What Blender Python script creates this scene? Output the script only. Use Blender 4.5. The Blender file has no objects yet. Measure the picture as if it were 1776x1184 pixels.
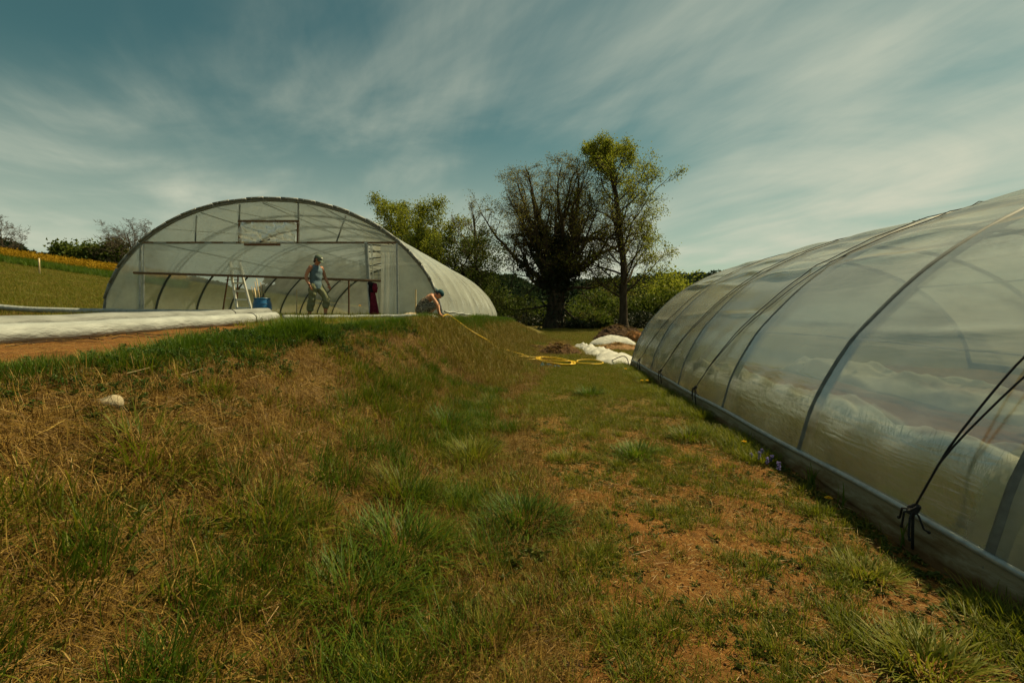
import bpy, bmesh, math, random
import numpy as np
from mathutils import Vector, Matrix, noise as mnoise

R = math.radians
rng = np.random.default_rng(7)
random.seed(7)
sc = bpy.context.scene
COL = sc.collection

# ------------------------------------------------------------------ camera
FPX, CX, CY = 840.0, 888.0, 592.0            # focal length and centre in photo pixels (1776 x 1184)
EYE = Vector((0.0, 0.0, 1.45))
YAW, PITCH = R(4.22), R(-3.2)
cam = bpy.data.cameras.new('camera')
cam.sensor_width = 36.0
cam.lens = 36.0 * FPX / 1776.0
cam.clip_start, cam.clip_end = 0.05, 6000
camo = bpy.data.objects.new('camera', cam)
COL.objects.link(camo)
camo.location = EYE
camo.rotation_euler = (R(90) + PITCH, 0, YAW)
sc.camera = camo
CROT = camo.rotation_euler.to_matrix()

# ------------------------------------------------------------------ light
SUN_AZ, SUN_EL = R(60), R(55)                 # azimuth from +Y towards +X
sund = Vector((math.sin(SUN_AZ) * math.cos(SUN_EL), math.cos(SUN_AZ) * math.cos(SUN_EL), math.sin(SUN_EL)))
sl = bpy.data.lights.new('sun', 'SUN')
sl.energy, sl.angle, sl.color = 5.0, R(0.6), (1.0, 0.81, 0.46)
so = bpy.data.objects.new('sun', sl)
COL.objects.link(so)
so.rotation_euler = sund.to_track_quat('Z', 'Y').to_euler()

w = bpy.data.worlds.new('World')
sc.world = w
w.use_nodes = True
N, L = w.node_tree.nodes, w.node_tree.links
N.clear()
def wn(t, **k):
    n = N.new(t)
    for a, b in k.items():
        setattr(n, a, b)
    return n
def wmath(op, a, b=None, clamp=False):
    n = wn('ShaderNodeMath', operation=op, use_clamp=clamp)
    for i, v in enumerate((a, b)):
        if v is None: continue
        if isinstance(v, (int, float)): n.inputs[i].default_value = v
        else: L.new(v, n.inputs[i])
    return n.outputs[0]
sky = wn('ShaderNodeTexSky', sky_type='NISHITA', sun_disc=False)
sky.sun_elevation, sky.sun_rotation = SUN_EL, SUN_AZ
sky.altitude, sky.air_density, sky.dust_density, sky.ozone_density = 300, 1.0, 0.6, 2.0
tint = wn('ShaderNodeMix', data_type='RGBA', blend_type='MULTIPLY')
tint.inputs[0].default_value = 1.0
L.new(sky.outputs[0], tint.inputs[6])
tint.inputs[7].default_value = (0.58, 0.88, 0.54, 1)
tc = wn('ShaderNodeTexCoord')
sep = wn('ShaderNodeSeparateXYZ')
L.new(tc.outputs['Generated'], sep.inputs[0])
zz = wmath('ADD', wmath('MAXIMUM', sep.outputs[2], 0.0), 0.10)
px_ = wmath('DIVIDE', sep.outputs[0], zz)
py_ = wmath('DIVIDE', sep.outputs[1], zz)
def cloud_layer(rot, sx, sy, detail, rough, dist, off):
    cmb = wn('ShaderNodeCombineXYZ')
    c, s = math.cos(rot), math.sin(rot)
    L.new(wmath('MULTIPLY', wmath('ADD', wmath('MULTIPLY', px_, c), wmath('MULTIPLY', py_, s)), sx), cmb.inputs[0])
    L.new(wmath('MULTIPLY', wmath('ADD', wmath('MULTIPLY', px_, -s), wmath('MULTIPLY', py_, c)), sy), cmb.inputs[1])
    cmb.inputs[2].default_value = off
    n = wn('ShaderNodeTexNoise')
    n.inputs['Scale'].default_value = 1.0
    n.inputs['Detail'].default_value = detail
    n.inputs['Roughness'].default_value = rough
    n.inputs['Distortion'].default_value = dist
    L.new(cmb.outputs[0], n.inputs['Vector'])
    return n.outputs[0]
c1 = cloud_layer(R(38), 0.95, 0.62, 8, 0.52, 0.6, 42.0)
c2 = cloud_layer(R(24), 3.0, 0.7, 7, 0.6, 0.9, 8.1)
c3 = cloud_layer(R(0), 0.42, 0.30, 3, 0.5, 0.2, 20.1)
cs = wmath('ADD', wmath('ADD', wmath('MULTIPLY', c1, 0.52), wmath('MULTIPLY', c2, 0.11)), wmath('MULTIPLY', c3, 0.52))
cr = wn('ShaderNodeMapRange', interpolation_type='SMOOTHSTEP')
cr.inputs['From Min'].default_value, cr.inputs['From Max'].default_value = 0.50, 0.81
L.new(cs, cr.inputs['Value'])
# thin veil thickens toward the horizon (longer path through it)
hz = wn('ShaderNodeMapRange', interpolation_type='SMOOTHSTEP')
hz.inputs['From Min'].default_value, hz.inputs['From Max'].default_value = 0.40, 0.02
L.new(sep.outputs[2], hz.inputs['Value'])
fac = wmath('ADD', wmath('MULTIPLY', cr.outputs[0], 0.88), wmath('MULTIPLY', hz.outputs[0], 0.62), clamp=True)
cmix = wn('ShaderNodeMix', data_type='RGBA')
L.new(fac, cmix.inputs[0])
L.new(tint.outputs[2], cmix.inputs[6])
cmix.inputs[7].default_value = (7.7, 8.0, 6.2, 1)
bg = wn('ShaderNodeBackground')
bg.inputs['Strength'].default_value = 0.05
L.new(cmix.outputs[2], bg.inputs['Color'])
L.new(bg.outputs[0], wn('ShaderNodeOutputWorld').inputs['Surface'])

vs = sc.view_settings
vs.view_transform, vs.look, vs.exposure, vs.gamma = 'Standard', 'None', 0.62, 1.0
vs.use_curve_mapping = False
sc.render.engine = 'CYCLES'
cy = sc.cycles
cy.use_denoising = True
cy.max_bounces, cy.diffuse_bounces, cy.glossy_bounces = 7, 3, 2
cy.use_adaptive_sampling, cy.adaptive_threshold = True, 0.02
cy.transmission_bounces, cy.transparent_max_bounces = 5, 28
cy.caustics_reflective = cy.caustics_refractive = False
cy.sample_clamp_indirect = 6.0

# ------------------------------------------------------------------ pixel helpers (photo pixels)
def ray(x, y):
    return (CROT @ Vector(((x - CX) / FPX, -(y - CY) / FPX, -1.0))).normalized()
def atY(x, y, Y):
    d = ray(x, y)
    return EYE + d * (Y / d.y)
def sstep(a, b, v):
    t = np.clip((np.asarray(v, float) - a) / (b - a), 0, 1)
    return t * t * (3 - 2 * t)

# ------------------------------------------------------------------ terrain height
_ph = rng.uniform(0, 6.28, 40)
def wob(x, y, s, k=0):
    return (np.sin(x * s * 1.0 + _ph[k]) * np.cos(y * s * 0.83 + _ph[k + 1]) + np.sin((x * 0.6 + y * 0.8) * s * 1.7 + _ph[k + 2]) * 0.6
            + np.cos((x * -0.8 + y * 0.6) * s * 2.9 + _ph[k + 3]) * 0.35) / 1.95
def terr_z(y):
    return np.interp(y, [-20, 2, 5, 12, 14, 29, 34, 44], [1.05, 1.08, 1.13, 1.33, 1.36, 1.02, 0.8, 0.05])
def bank_edge(y):
    return -2.95 + 0.12 * np.sin(y * 0.7 + 1) + 0.05 * np.sin(y * 2.3) + 0.6 * sstep(14, 28, y)
def bank_toe(y):
    return -0.85 + 0.22 * np.sin(y * 0.55 + 0.4) + 0.07 * np.sin(y * 1.9 + 2) + 1.0 * sstep(14, 28, y)
def height(x, y):
    x = np.asarray(x, float); y = np.asarray(y, float)
    e, t = bank_edge(y), bank_toe(y)
    m = 1 - np.clip((x - e) / (t - e), 0, 1)
    m = 0.25 * m + 0.75 * m * m * (3 - 2 * m)
    tz = terr_z(y)
    z = tz * m
    # hill on the left, rising away from the terrace
    hl = 0.14 * np.log1p(np.exp((-x - 15) / 1.5)) * 1.5
    crest = np.where(y > 63, -0.10 * (y - 63), 0)
    hill = hl + np.maximum(crest, -hl * 0.9)
    keep = sstep(8, 26, -x)
    base = np.where(x < e, tz * (1 - keep) + 1.25 * keep, z)
    z = np.where(x < e, base + hill, z)
    # valley behind the trees and the wooded hills beyond it
    right = 1 - sstep(20, 60, -x)
    z = z - right * 14 * sstep(56, 190, y)
    r = np.hypot(x, y)
    z = z + 62 * sstep(230, 720, r) * (0.75 + 0.25 * wob(x, y, 0.006, 8)) * sstep(-0.55, -0.25, x / (r + 1)) * sstep(-0.3, 0.1, y / (r + 1))
    near = 1 - sstep(40, 90, r)
    z = z + near * (0.030 * wob(x, y, 1.3, 12) + 0.014 * wob(x, y, 4.3, 16))
    bk = np.clip(m * (1 - m) * 4, 0, 1) * (x > e)
    z = z + bk * (0.055 * wob(x, y, 2.6, 20) + 0.02 * wob(x, y, 7.0, 24)) * (r < 40)
    return z
def H(x, y):
    return float(height(x, y))
def gnd(px, py, far=140.0):
    """point where the view ray through a photo pixel meets the terrain"""
    d = ray(px, py)
    t = np.geomspace(0.6, far, 1500)
    zz = EYE.z + d.z * t - height(d.x * t, d.y * t)
    k = np.argmax(zz < 0)
    if k == 0: k = len(t) - 1
    a, b = t[k - 1], t[k]
    za, zb = zz[k - 1], zz[k]
    tt = a + (b - a) * za / (za - zb + 1e-9)
    p = EYE + d * float(tt)
    return Vector((p.x, p.y, H(p.x, p.y)))

# ------------------------------------------------------------------ materials
def newmat(name):
    m = bpy.data.materials.new(name)
    m.use_nodes = True
    m.node_tree.nodes.clear()
    return m, m.node_tree.nodes, m.node_tree.links
def ramp(n, stops):
    r = n.new('ShaderNodeValToRGB')
    el = r.color_ramp.elements
    while len(el) > 1: el.remove(el[-1])
    el[0].position, el[0].color = stops[0][0], (*stops[0][1], 1)
    for p, c in stops[1:]:
        e = el.new(p); e.color = (*c, 1)
    return r
def solid(name, col, rough=0.7, spec=0.3, metal=0.0, var=0.25, scale=12.0, bump=0.0, bscale=40.0, stretch=(1, 1, 1), trans=0.0):
    m, n, l = newmat(name)
    tcn = n.new('ShaderNodeTexCoord')
    mp = n.new('ShaderNodeMapping'); mp.inputs['Scale'].default_value = stretch
    l.new(tcn.outputs['Object'], mp.inputs[0])
    nz = n.new('ShaderNodeTexNoise'); nz.inputs['Scale'].default_value = scale; nz.inputs['Detail'].default_value = 6
    l.new(mp.outputs[0], nz.inputs['Vector'])
    lo = tuple(c * (1 - var) for c in col); hi = tuple(min(1, c * (1 + var)) for c in col)
    r = ramp(n, [(0.3, lo), (0.7, hi)])
    l.new(nz.outputs[0], r.inputs[0])
    b = n.new('ShaderNodeBsdfPrincipled')
    b.inputs['Roughness'].default_value = rough
    b.inputs['Metallic'].default_value = metal
    b.inputs['Specular IOR Level'].default_value = spec
    l.new(r.outputs[0], b.inputs['Base Color'])
    if bump:
        nb = n.new('ShaderNodeTexNoise'); nb.inputs['Scale'].default_value = bscale; nb.inputs['Detail'].default_value = 5
        l.new(mp.outputs[0], nb.inputs['Vector'])
        bp = n.new('ShaderNodeBump'); bp.inputs['Strength'].default_value = bump; bp.inputs['Distance'].default_value = 0.02
        l.new(nb.outputs[0], bp.inputs['Height']); l.new(bp.outputs[0], b.inputs['Normal'])
    o = n.new('ShaderNodeOutputMaterial')
    if trans:
        t = n.new('ShaderNodeBsdfTranslucent'); l.new(r.outputs[0], t.inputs['Color'])
        mx = n.new('ShaderNodeMixShader'); mx.inputs[0].default_value = trans
        l.new(b.outputs[0], mx.inputs[1]); l.new(t.outputs[0], mx.inputs[2]); l.new(mx.outputs[0], o.inputs[0])
    else:
        l.new(b.outputs[0], o.inputs[0])
    return m
def leafmat(name, stops, rough=0.55, trans=0.35, spec=0.25, island=0.65):
    """foliage and straw: colour differs leaf by leaf and clump by clump"""
    m, n, l = newmat(name)
    g = n.new('ShaderNodeNewGeometry'); oi = n.new('ShaderNodeObjectInfo')
    a = n.new('ShaderNodeMath'); a.operation = 'MULTIPLY'; a.inputs[1].default_value = island
    l.new(g.outputs['Random Per Island'], a.inputs[0])
    b = n.new('ShaderNodeMath'); b.operation = 'MULTIPLY_ADD'; b.inputs[1].default_value = 1 - island
    l.new(oi.outputs['Random'], b.inputs[0]); l.new(a.outputs[0], b.inputs[2])
    r = ramp(n, stops); l.new(b.outputs[0], r.inputs[0])
    p = n.new('ShaderNodeBsdfPrincipled')
    p.inputs['Roughness'].default_value = rough; p.inputs['Specular IOR Level'].default_value = spec
    l.new(r.outputs[0], p.inputs['Base Color'])
    t = n.new('ShaderNodeBsdfTranslucent'); l.new(r.outputs[0], t.inputs['Color'])
    mx = n.new('ShaderNodeMixShader'); mx.inputs[0].default_value = trans
    l.new(p.outputs[0], mx.inputs[1]); l.new(t.outputs[0], mx.inputs[2])
    l.new(mx.outputs[0], n.new('ShaderNodeOutputMaterial').inputs[0])
    return m
def filmmat(name, clear=0.55, tint=(0.95, 0.97, 0.94), white=(0.80, 0.82, 0.74), gloss=0.10, blur=0.0, dirt=0.25, wr=(3, 0.35, 3), bump=0.25):
    """polythene: part clear, part milky scatter, thin gloss"""
    m, n, l = newmat(name)
    tcn = n.new('ShaderNodeTexCoord')
    mp = n.new('ShaderNodeMapping'); mp.inputs['Scale'].default_value = wr
    l.new(tcn.outputs['Object'], mp.inputs[0])
    nz = n.new('ShaderNodeTexNoise'); nz.inputs['Scale'].default_value = 1.3; nz.inputs['Detail'].default_value = 6; nz.inputs['Distortion'].default_value = 0.6
    l.new(mp.outputs[0], nz.inputs['Vector'])
    bp = n.new('ShaderNodeBump'); bp.inputs['Strength'].default_value = bump; bp.inputs['Distance'].default_value = 0.03
    n3 = n.new('ShaderNodeTexNoise'); n3.inputs['Scale'].default_value = 5.5; n3.inputs['Detail'].default_value = 4; n3.inputs['Distortion'].default_value = 1.6
    l.new(mp.outputs[0], n3.inputs['Vector'])
    ad = n.new('ShaderNodeMath'); ad.operation = 'MULTIPLY_ADD'; ad.inputs[1].default_value = 0.30
    l.new(n3.outputs[0], ad.inputs[0]); l.new(nz.outputs[0], ad.inputs[2])
    l.new(ad.outputs[0], bp.inputs['Height'])
    n2 = n.new('ShaderNodeTexNoise'); n2.inputs['Scale'].default_value = 0.9; n2.inputs['Detail'].default_value = 8; n2.inputs['Roughness'].default_value = 0.65
    l.new(tcn.outputs['Object'], n2.inputs['Vector'])
    df = n.new('ShaderNodeBsdfDiffuse'); tl = n.new('ShaderNodeBsdfTranslucent')
    dr = ramp(n, [(0.35, tuple(c * (1 - dirt) for c in white)), (0.65, white)])
    l.new(n2.outputs[0], dr.inputs[0])
    l.new(dr.outputs[0], df.inputs[0]); l.new(dr.outputs[0], tl.inputs[0])
    l.new(bp.outputs[0], df.inputs['Normal']); l.new(bp.outputs[0], tl.inputs['Normal'])
    milk = n.new('ShaderNodeMixShader'); milk.inputs[0].default_value = 0.32
    l.new(df.outputs[0], milk.inputs[1]); l.new(tl.outputs[0], milk.inputs[2])
    tr = n.new('ShaderNodeBsdfTransparent'); tr.inputs[0].default_value = (*tint, 1)
    see = tr.outputs[0]
    if blur:
        rf = n.new('ShaderNodeBsdfRefraction'); rf.inputs['IOR'].default_value = 1.05; rf.inputs['Roughness'].default_value = 0.26
        rf.inputs['Color'].default_value = (*tint, 1)
        mb = n.new('ShaderNodeMixShader'); mb.inputs[0].default_value = blur
        l.new(tr.outputs[0], mb.inputs[1]); l.new(rf.outputs[0], mb.inputs[2]); see = mb.outputs[0]
    mr = n.new('ShaderNodeMapRange'); mr.inputs['From Min'].default_value = 0.35; mr.inputs['From Max'].default_value = 0.7
    mr.inputs['To Min'].default_value = 1 - clear - 0.05; mr.inputs['To Max'].default_value = 1 - clear + 0.07
    l.new(n2.outputs[0], mr.inputs['Value'])
    mx = n.new('ShaderNodeMixShader')
    l.new(mr.outputs[0], mx.inputs[0]); l.new(see, mx.inputs[1]); l.new(milk.outputs[0], mx.inputs[2])
    gl = n.new('ShaderNodeBsdfGlossy'); gl.inputs['Roughness'].default_value = 0.16
    gl.inputs['Color'].default_value = (0.9, 0.9, 0.9, 1)
    l.new(bp.outputs[0], gl.inputs['Normal'])
    lw = n.new('ShaderNodeLayerWeight'); lw.inputs['Blend'].default_value = 0.25
    gm = n.new('ShaderNodeMath'); gm.operation = 'MULTIPLY'; gm.inputs[1].default_value = gloss * 3
    l.new(lw.outputs['Fresnel'], gm.inputs[0])
    fx = n.new('ShaderNodeMixShader')
    l.new(gm.outputs[0], fx.inputs[0]); l.new(mx.outputs[0], fx.inputs[1]); l.new(gl.outputs[0], fx.inputs[2])
    l.new(fx.outputs[0], n.new('ShaderNodeOutputMaterial').inputs[0])
    return m

M = {}
M['film_near'] = filmmat('film_near', 0.60, tint=(0.93, 0.95, 0.86), white=(0.76, 0.79, 0.66), gloss=0.12, blur=0.52, bump=0.30, dirt=0.3)
M['film_house'] = filmmat('film_house', 0.40, blur=0.0, bump=0.25, white=(0.59, 0.64, 0.58))
M['film_front'] = filmmat('film_front', 0.36, blur=0.6, bump=0.2, wr=(2, 1, 5), white=(0.51, 0.56, 0.51))
M['film_door'] = filmmat('film_door', 0.30, bump=0.5, wr=(6, 2, 1))
M['film_crumple'] = filmmat('film_crumple', 0.30, gloss=0.14, bump=0.4, wr=(2, 2, 2))
M['galv'] = solid('galvanised_steel', (0.34, 0.37, 0.37), 0.5, 0.5, 0.5, 0.2, 20)
M['hoop'] = solid('hoop_steel', (0.085, 0.105, 0.105), 0.55, 0.4, 0.4, 0.25, 15)
M['near_hoop'] = solid('near_hoop_steel', (0.13, 0.145, 0.135), 0.55, 0.4, 0.3, 0.25, 15)
M['arch'] = solid('arch_steel', (0.17, 0.185, 0.17), 0.55, 0.4, 0.3, 0.25, 15)
M['rust'] = solid('rusty_steel', (0.15, 0.075, 0.04), 0.85, 0.2, 0.1, 0.45, 25)
M['brown_wood'] = solid('brown_wood', (0.165, 0.105, 0.06), 0.8, 0.2, 0, 0.35, 8, 0.3, 60, (6, 6, 1))
M['grey_wood'] = solid('grey_wood', (0.20, 0.18, 0.14), 0.85, 0.2, 0, 0.35, 8, 0.4, 50, (8, 1, 8))
M['stake'] = solid('stake_wood', (0.52, 0.42, 0.24), 0.8, 0.2, 0, 0.25, 9, 0.3, 60, (6, 6, 1))
M['bamboo'] = solid('bamboo', (0.30, 0.22, 0.12), 0.7, 0.2, 0, 0.4, 6)
M['rope'] = solid('black_rope', (0.018, 0.020, 0.022), 0.8, 0.3, 0, 0.4, 200, 0.6, 300)
M['alu'] = solid('aluminium', (0.82, 0.82, 0.76), 0.5, 0.5, 0.0, 0.12, 20)
M['blue'] = solid('blue_plastic', (0.016, 0.13, 0.30), 0.4, 0.45, 0, 0.2, 9)
M['roll_white'] = solid('white_film_roll', (0.255, 0.280, 0.270), 0.6, 0.3, 0, 0.24, 3, 0.9, 10, (3, 0.8, 3))
M['roll_grey'] = solid('grey_film_roll', (0.17, 0.185, 0.175), 0.6, 0.3, 0, 0.26, 3, 0.9, 10, (3, 0.8, 3))
M['fleece'] = solid('white_fleece', (0.37, 0.38, 0.345), 0.8, 0.2, 0, 0.10, 7, 0.5, 18)
M['fleece_bed'] = solid('bed_fleece', (0.82, 0.82, 0.74), 0.8, 0.2, 0, 0.08, 7, 0.5, 18)
M['skirt'] = solid('skirt_film', (0.165, 0.150, 0.105), 0.65, 0.3, 0, 0.30, 5, 0.5, 9, (2, 0.6, 5))
def skirtmat():
    m, n, l = newmat('dirty_skirt_film')
    g = n.new('ShaderNodeNewGeometry'); sp = n.new('ShaderNodeSeparateXYZ'); l.new(g.outputs['Position'], sp.inputs[0])
    nz = n.new('ShaderNodeTexNoise'); nz.inputs['Scale'].default_value = 7; nz.inputs['Detail'].default_value = 9; nz.inputs['Roughness'].default_value = 0.7
    mp = n.new('ShaderNodeMapping'); mp.inputs['Scale'].default_value = (1, 0.35, 1.5); l.new(g.outputs['Position'], mp.inputs[0]); l.new(mp.outputs[0], nz.inputs['Vector'])
    a = n.new('ShaderNodeMath'); a.operation = 'MULTIPLY_ADD'; a.inputs[1].default_value = -5.5; l.new(sp.outputs[2], a.inputs[0])
    b = n.new('ShaderNodeMath'); b.operation = 'MULTIPLY_ADD'; b.inputs[1].default_value = 2.4; b.inputs[2].default_value = -0.35; l.new(nz.outputs[0], b.inputs[0]); l.new(b.outputs[0], a.inputs[2])
    r_ = ramp(n, [(0.15, (0.25, 0.22, 0.145)), (0.45, (0.165, 0.125, 0.065)), (0.85, (0.095, 0.050, 0.018))]); l.new(a.outputs[0], r_.inputs[0])
    p = n.new('ShaderNodeBsdfPrincipled'); p.inputs['Roughness'].default_value = 0.8; p.inputs['Specular IOR Level'].default_value = 0.08; l.new(r_.outputs[0], p.inputs['Base Color'])
    bp = n.new('ShaderNodeBump'); bp.inputs['Strength'].default_value = 0.6; bp.inputs['Distance'].default_value = 0.02; l.new(nz.outputs[0], bp.inputs['Height']); l.new(bp.outputs[0], p.inputs['Normal'])
    l.new(p.outputs[0], n.new('ShaderNodeOutputMaterial').inputs[0])
    return m
M['skirt'] = skirtmat()
M['stone'] = solid('pale_stone', (0.27, 0.235, 0.155), 0.9, 0.2, 0, 0.3, 9, 0.8, 25)
M['sack'] = solid('sand_heap', (0.46, 0.38, 0.25), 0.95, 0.1, 0, 0.25, 14, 0.9, 50)
M['hose'] = solid('yellow_hose', (0.58, 0.38, 0.012), 0.45, 0.4, 0, 0.1, 30)
M['twine'] = solid('blue_twine', (0.05, 0.24, 0.36), 0.8, 0.2, 0, 0.2, 60)
M['bark'] = solid('bark', (0.050, 0.040, 0.028), 0.95, 0.1, 0, 0.45, 4, 0.8, 12, (1, 1, 0.3))
M['bark_pale'] = solid('bark_pale', (0.095, 0.080, 0.060), 0.95, 0.1, 0, 0.4, 4, 0.8, 12, (1, 1, 0.3))
M['heap_dark'] = solid('dark_compost', (0.045, 0.028, 0.017), 0.95, 0.1, 0, 0.5, 6, 1.0, 20)
M['heap'] = solid('manure', (0.085, 0.050, 0.026), 0.95, 0.1, 0, 0.55, 8, 1.0, 25)
M['mulch'] = solid('brown_mulch', (0.21, 0.125, 0.06), 0.95, 0.1, 0, 0.5, 10, 1.0, 30)
M['bale'] = solid('rusty_straw_bale', (0.22, 0.105, 0.04), 0.95, 0.1, 0, 0.4, 12, 1.0, 40)
M['bedsoil'] = solid('bed_soil', (0.30, 0.155, 0.07), 0.95, 0.1, 0, 0.3, 5, 0.8, 20)
M['skin'] = solid('skin', (0.46, 0.225, 0.125), 0.55, 0.35, 0, 0.10, 10)
M['skin_tan'] = solid('skin_tan', (0.36, 0.165, 0.09), 0.55, 0.35, 0, 0.10, 10)
M['hair'] = solid('dark_hair', (0.035, 0.022, 0.016), 0.6, 0.4, 0, 0.3, 60)
M['cap_green'] = solid('green_cap', (0.085, 0.115, 0.085), 0.85, 0.2, 0, 0.15, 30)
M['cap_pale'] = solid('pale_cap_badge', (0.45, 0.47, 0.40), 0.85, 0.2, 0, 0.1, 30)
M['cap_teal'] = solid('teal_cap', (0.018, 0.065, 0.075), 0.85, 0.2, 0, 0.2, 30)
M['shirt'] = solid('blue_grey_shirt', (0.085, 0.13, 0.155), 0.9, 0.15, 0, 0.16, 9, 0.5, 20)
M['badge'] = solid('cream_badge', (0.60, 0.54, 0.24), 0.8, 0.2, 0, 0.1, 20)
M['trousers'] = solid('khaki_trousers', (0.15, 0.165, 0.095), 0.9, 0.15, 0, 0.2, 8, 0.7, 16)
M['boot'] = solid('dark_boot', (0.035, 0.032, 0.025), 0.7, 0.3, 0, 0.3, 20)
M['glasses'] = solid('dark_glasses', (0.01, 0.01, 0.01), 0.2, 0.6)
M['band'] = solid('watch_band', (0.015, 0.015, 0.015), 0.5, 0.4)
M['black_cloth'] = solid('black_cloth', (0.016, 0.013, 0.016), 0.95, 0.1, 0, 0.4, 12, 0.7, 20)
M['maroon'] = solid('maroon_cloth', (0.115, 0.012, 0.026), 0.95, 0.1, 0, 0.4, 9, 0.7, 16)
M['wire'] = solid('wire', (0.24, 0.24, 0.22), 0.5, 0.5, 0.6)
M['petal'] = solid('yellow_petal', (0.78, 0.46, 0.01), 0.7, 0.2, trans=0.3)
M['bluepetal'] = solid('blue_petal', (0.22, 0.20, 0.48), 0.7, 0.2, trans=0.3)
M['twig'] = solid('dead_twig', (0.05, 0.032, 0.02), 0.9, 0.1)
# print cloth for the crouching figure: dark with pale blots
def printmat():
    m, n, l = newmat('animal_print_cloth')
    t = n.new('ShaderNodeTexCoord')
    v = n.new('ShaderNodeTexVoronoi'); v.feature = 'DISTANCE_TO_EDGE'; v.inputs['Scale'].default_value = 30
    nz = n.new('ShaderNodeTexNoise'); nz.inputs['Scale'].default_value = 14
    mx = n.new('ShaderNodeMix'); mx.data_type = 'VECTOR'; mx.inputs[0].default_value = 0.12
    l.new(t.outputs['Object'], mx.inputs[4]); l.new(nz.outputs['Color'], mx.inputs[5]); l.new(mx.outputs[1], v.inputs['Vector'])
    r = ramp(n, [(0.10, (0.022, 0.018, 0.015)), (0.20, (0.40, 0.34, 0.24))])
    l.new(v.outputs['Distance'], r.inputs[0])
    b = n.new('ShaderNodeBsdfPrincipled'); b.inputs['Roughness'].default_value = 0.9; b.inputs['Specular IOR Level'].default_value = 0.1
    l.new(r.outputs[0], b.inputs['Base Color'])
    l.new(b.outputs[0], n.new('ShaderNodeOutputMaterial').inputs[0])
    return m
M['print'] = printmat()
G = {}
G['lush'] = leafmat('lush_grass', [(0.0, (0.026, 0.060, 0.003)), (0.5, (0.062, 0.118, 0.006)), (0.85, (0.110, 0.165, 0.010)), (1.0, (0.18, 0.19, 0.025))], trans=0.42)
G['green'] = leafmat('green_grass', [(0.0, (0.042, 0.075, 0.004)), (0.45, (0.112, 0.138, 0.007)), (0.75, (0.175, 0.180, 0.012)), (0.92, (0.23, 0.20, 0.030)), (1.0, (0.32, 0.24, 0.07))], trans=0.45)
G['hay'] = leafmat('hay', [(0.0, (0.045, 0.025, 0.004)), (0.35, (0.120, 0.066, 0.010)), (0.65, (0.215, 0.128, 0.021)), (0.9, (0.32, 0.22, 0.050)), (1.0, (0.44, 0.34, 0.11))], 0.6, 0.2)
G['straw'] = leafmat('straw', [(0.0, (0.22, 0.14, 0.06)), (0.6, (0.42, 0.31, 0.15)), (1.0, (0.62, 0.52, 0.31))], 0.5, 0.15)
G['thatch'] = leafmat('dry_lawn', [(0.0, (0.070, 0.068, 0.006)), (0.5, (0.145, 0.118, 0.012)), (1.0, (0.25, 0.185, 0.034))], 0.6, 0.25)
G['nettle'] = leafmat('nettle', [(0.0, (0.016, 0.046, 0.004)), (0.6, (0.040, 0.088, 0.007)), (1.0, (0.075, 0.130, 0.014))], 0.55, 0.3)
G['weed'] = leafmat('weed', [(0.0, (0.030, 0.052, 0.008)), (0.6, (0.070, 0.095, 0.014)), (1.0, (0.13, 0.135, 0.026))], 0.55, 0.3)
G['oak'] = leafmat('spring_leaf', [(0.0, (0.105, 0.135, 0.012)), (0.5, (0.19, 0.225, 0.020)), (1.0, (0.29, 0.30, 0.036))], 0.6, 0.5, 0.2, 0.9)
G['olive'] = leafmat('olive_leaf', [(0.0, (0.085, 0.09, 0.014)), (0.5, (0.155, 0.155, 0.024)), (1.0, (0.24, 0.21, 0.042))], 0.6, 0.5, 0.2, 0.9)
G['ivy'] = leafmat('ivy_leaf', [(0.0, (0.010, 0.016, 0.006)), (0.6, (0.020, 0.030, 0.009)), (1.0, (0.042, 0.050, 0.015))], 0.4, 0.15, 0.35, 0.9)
G['bush'] = leafmat('bush_leaf', [(0.0, (0.030, 0.052, 0.008)), (0.5, (0.070, 0.105, 0.013)), (1.0, (0.125, 0.150, 0.020))], 0.6, 0.35, 0.2, 0.8)
G['far'] = leafmat('far_wood', [(0.0, (0.012, 0.028, 0.014)), (0.5, (0.024, 0.046, 0.018)), (1.0, (0.050, 0.075, 0.024))], 0.7, 0.2, 0.1, 0.5)
G['flower'] = leafmat('yellow_flower', [(0.0, (0.20, 0.115, 0.006)), (1.0, (0.38, 0.24, 0.012))], 0.7, 0.3, 0.1)

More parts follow.
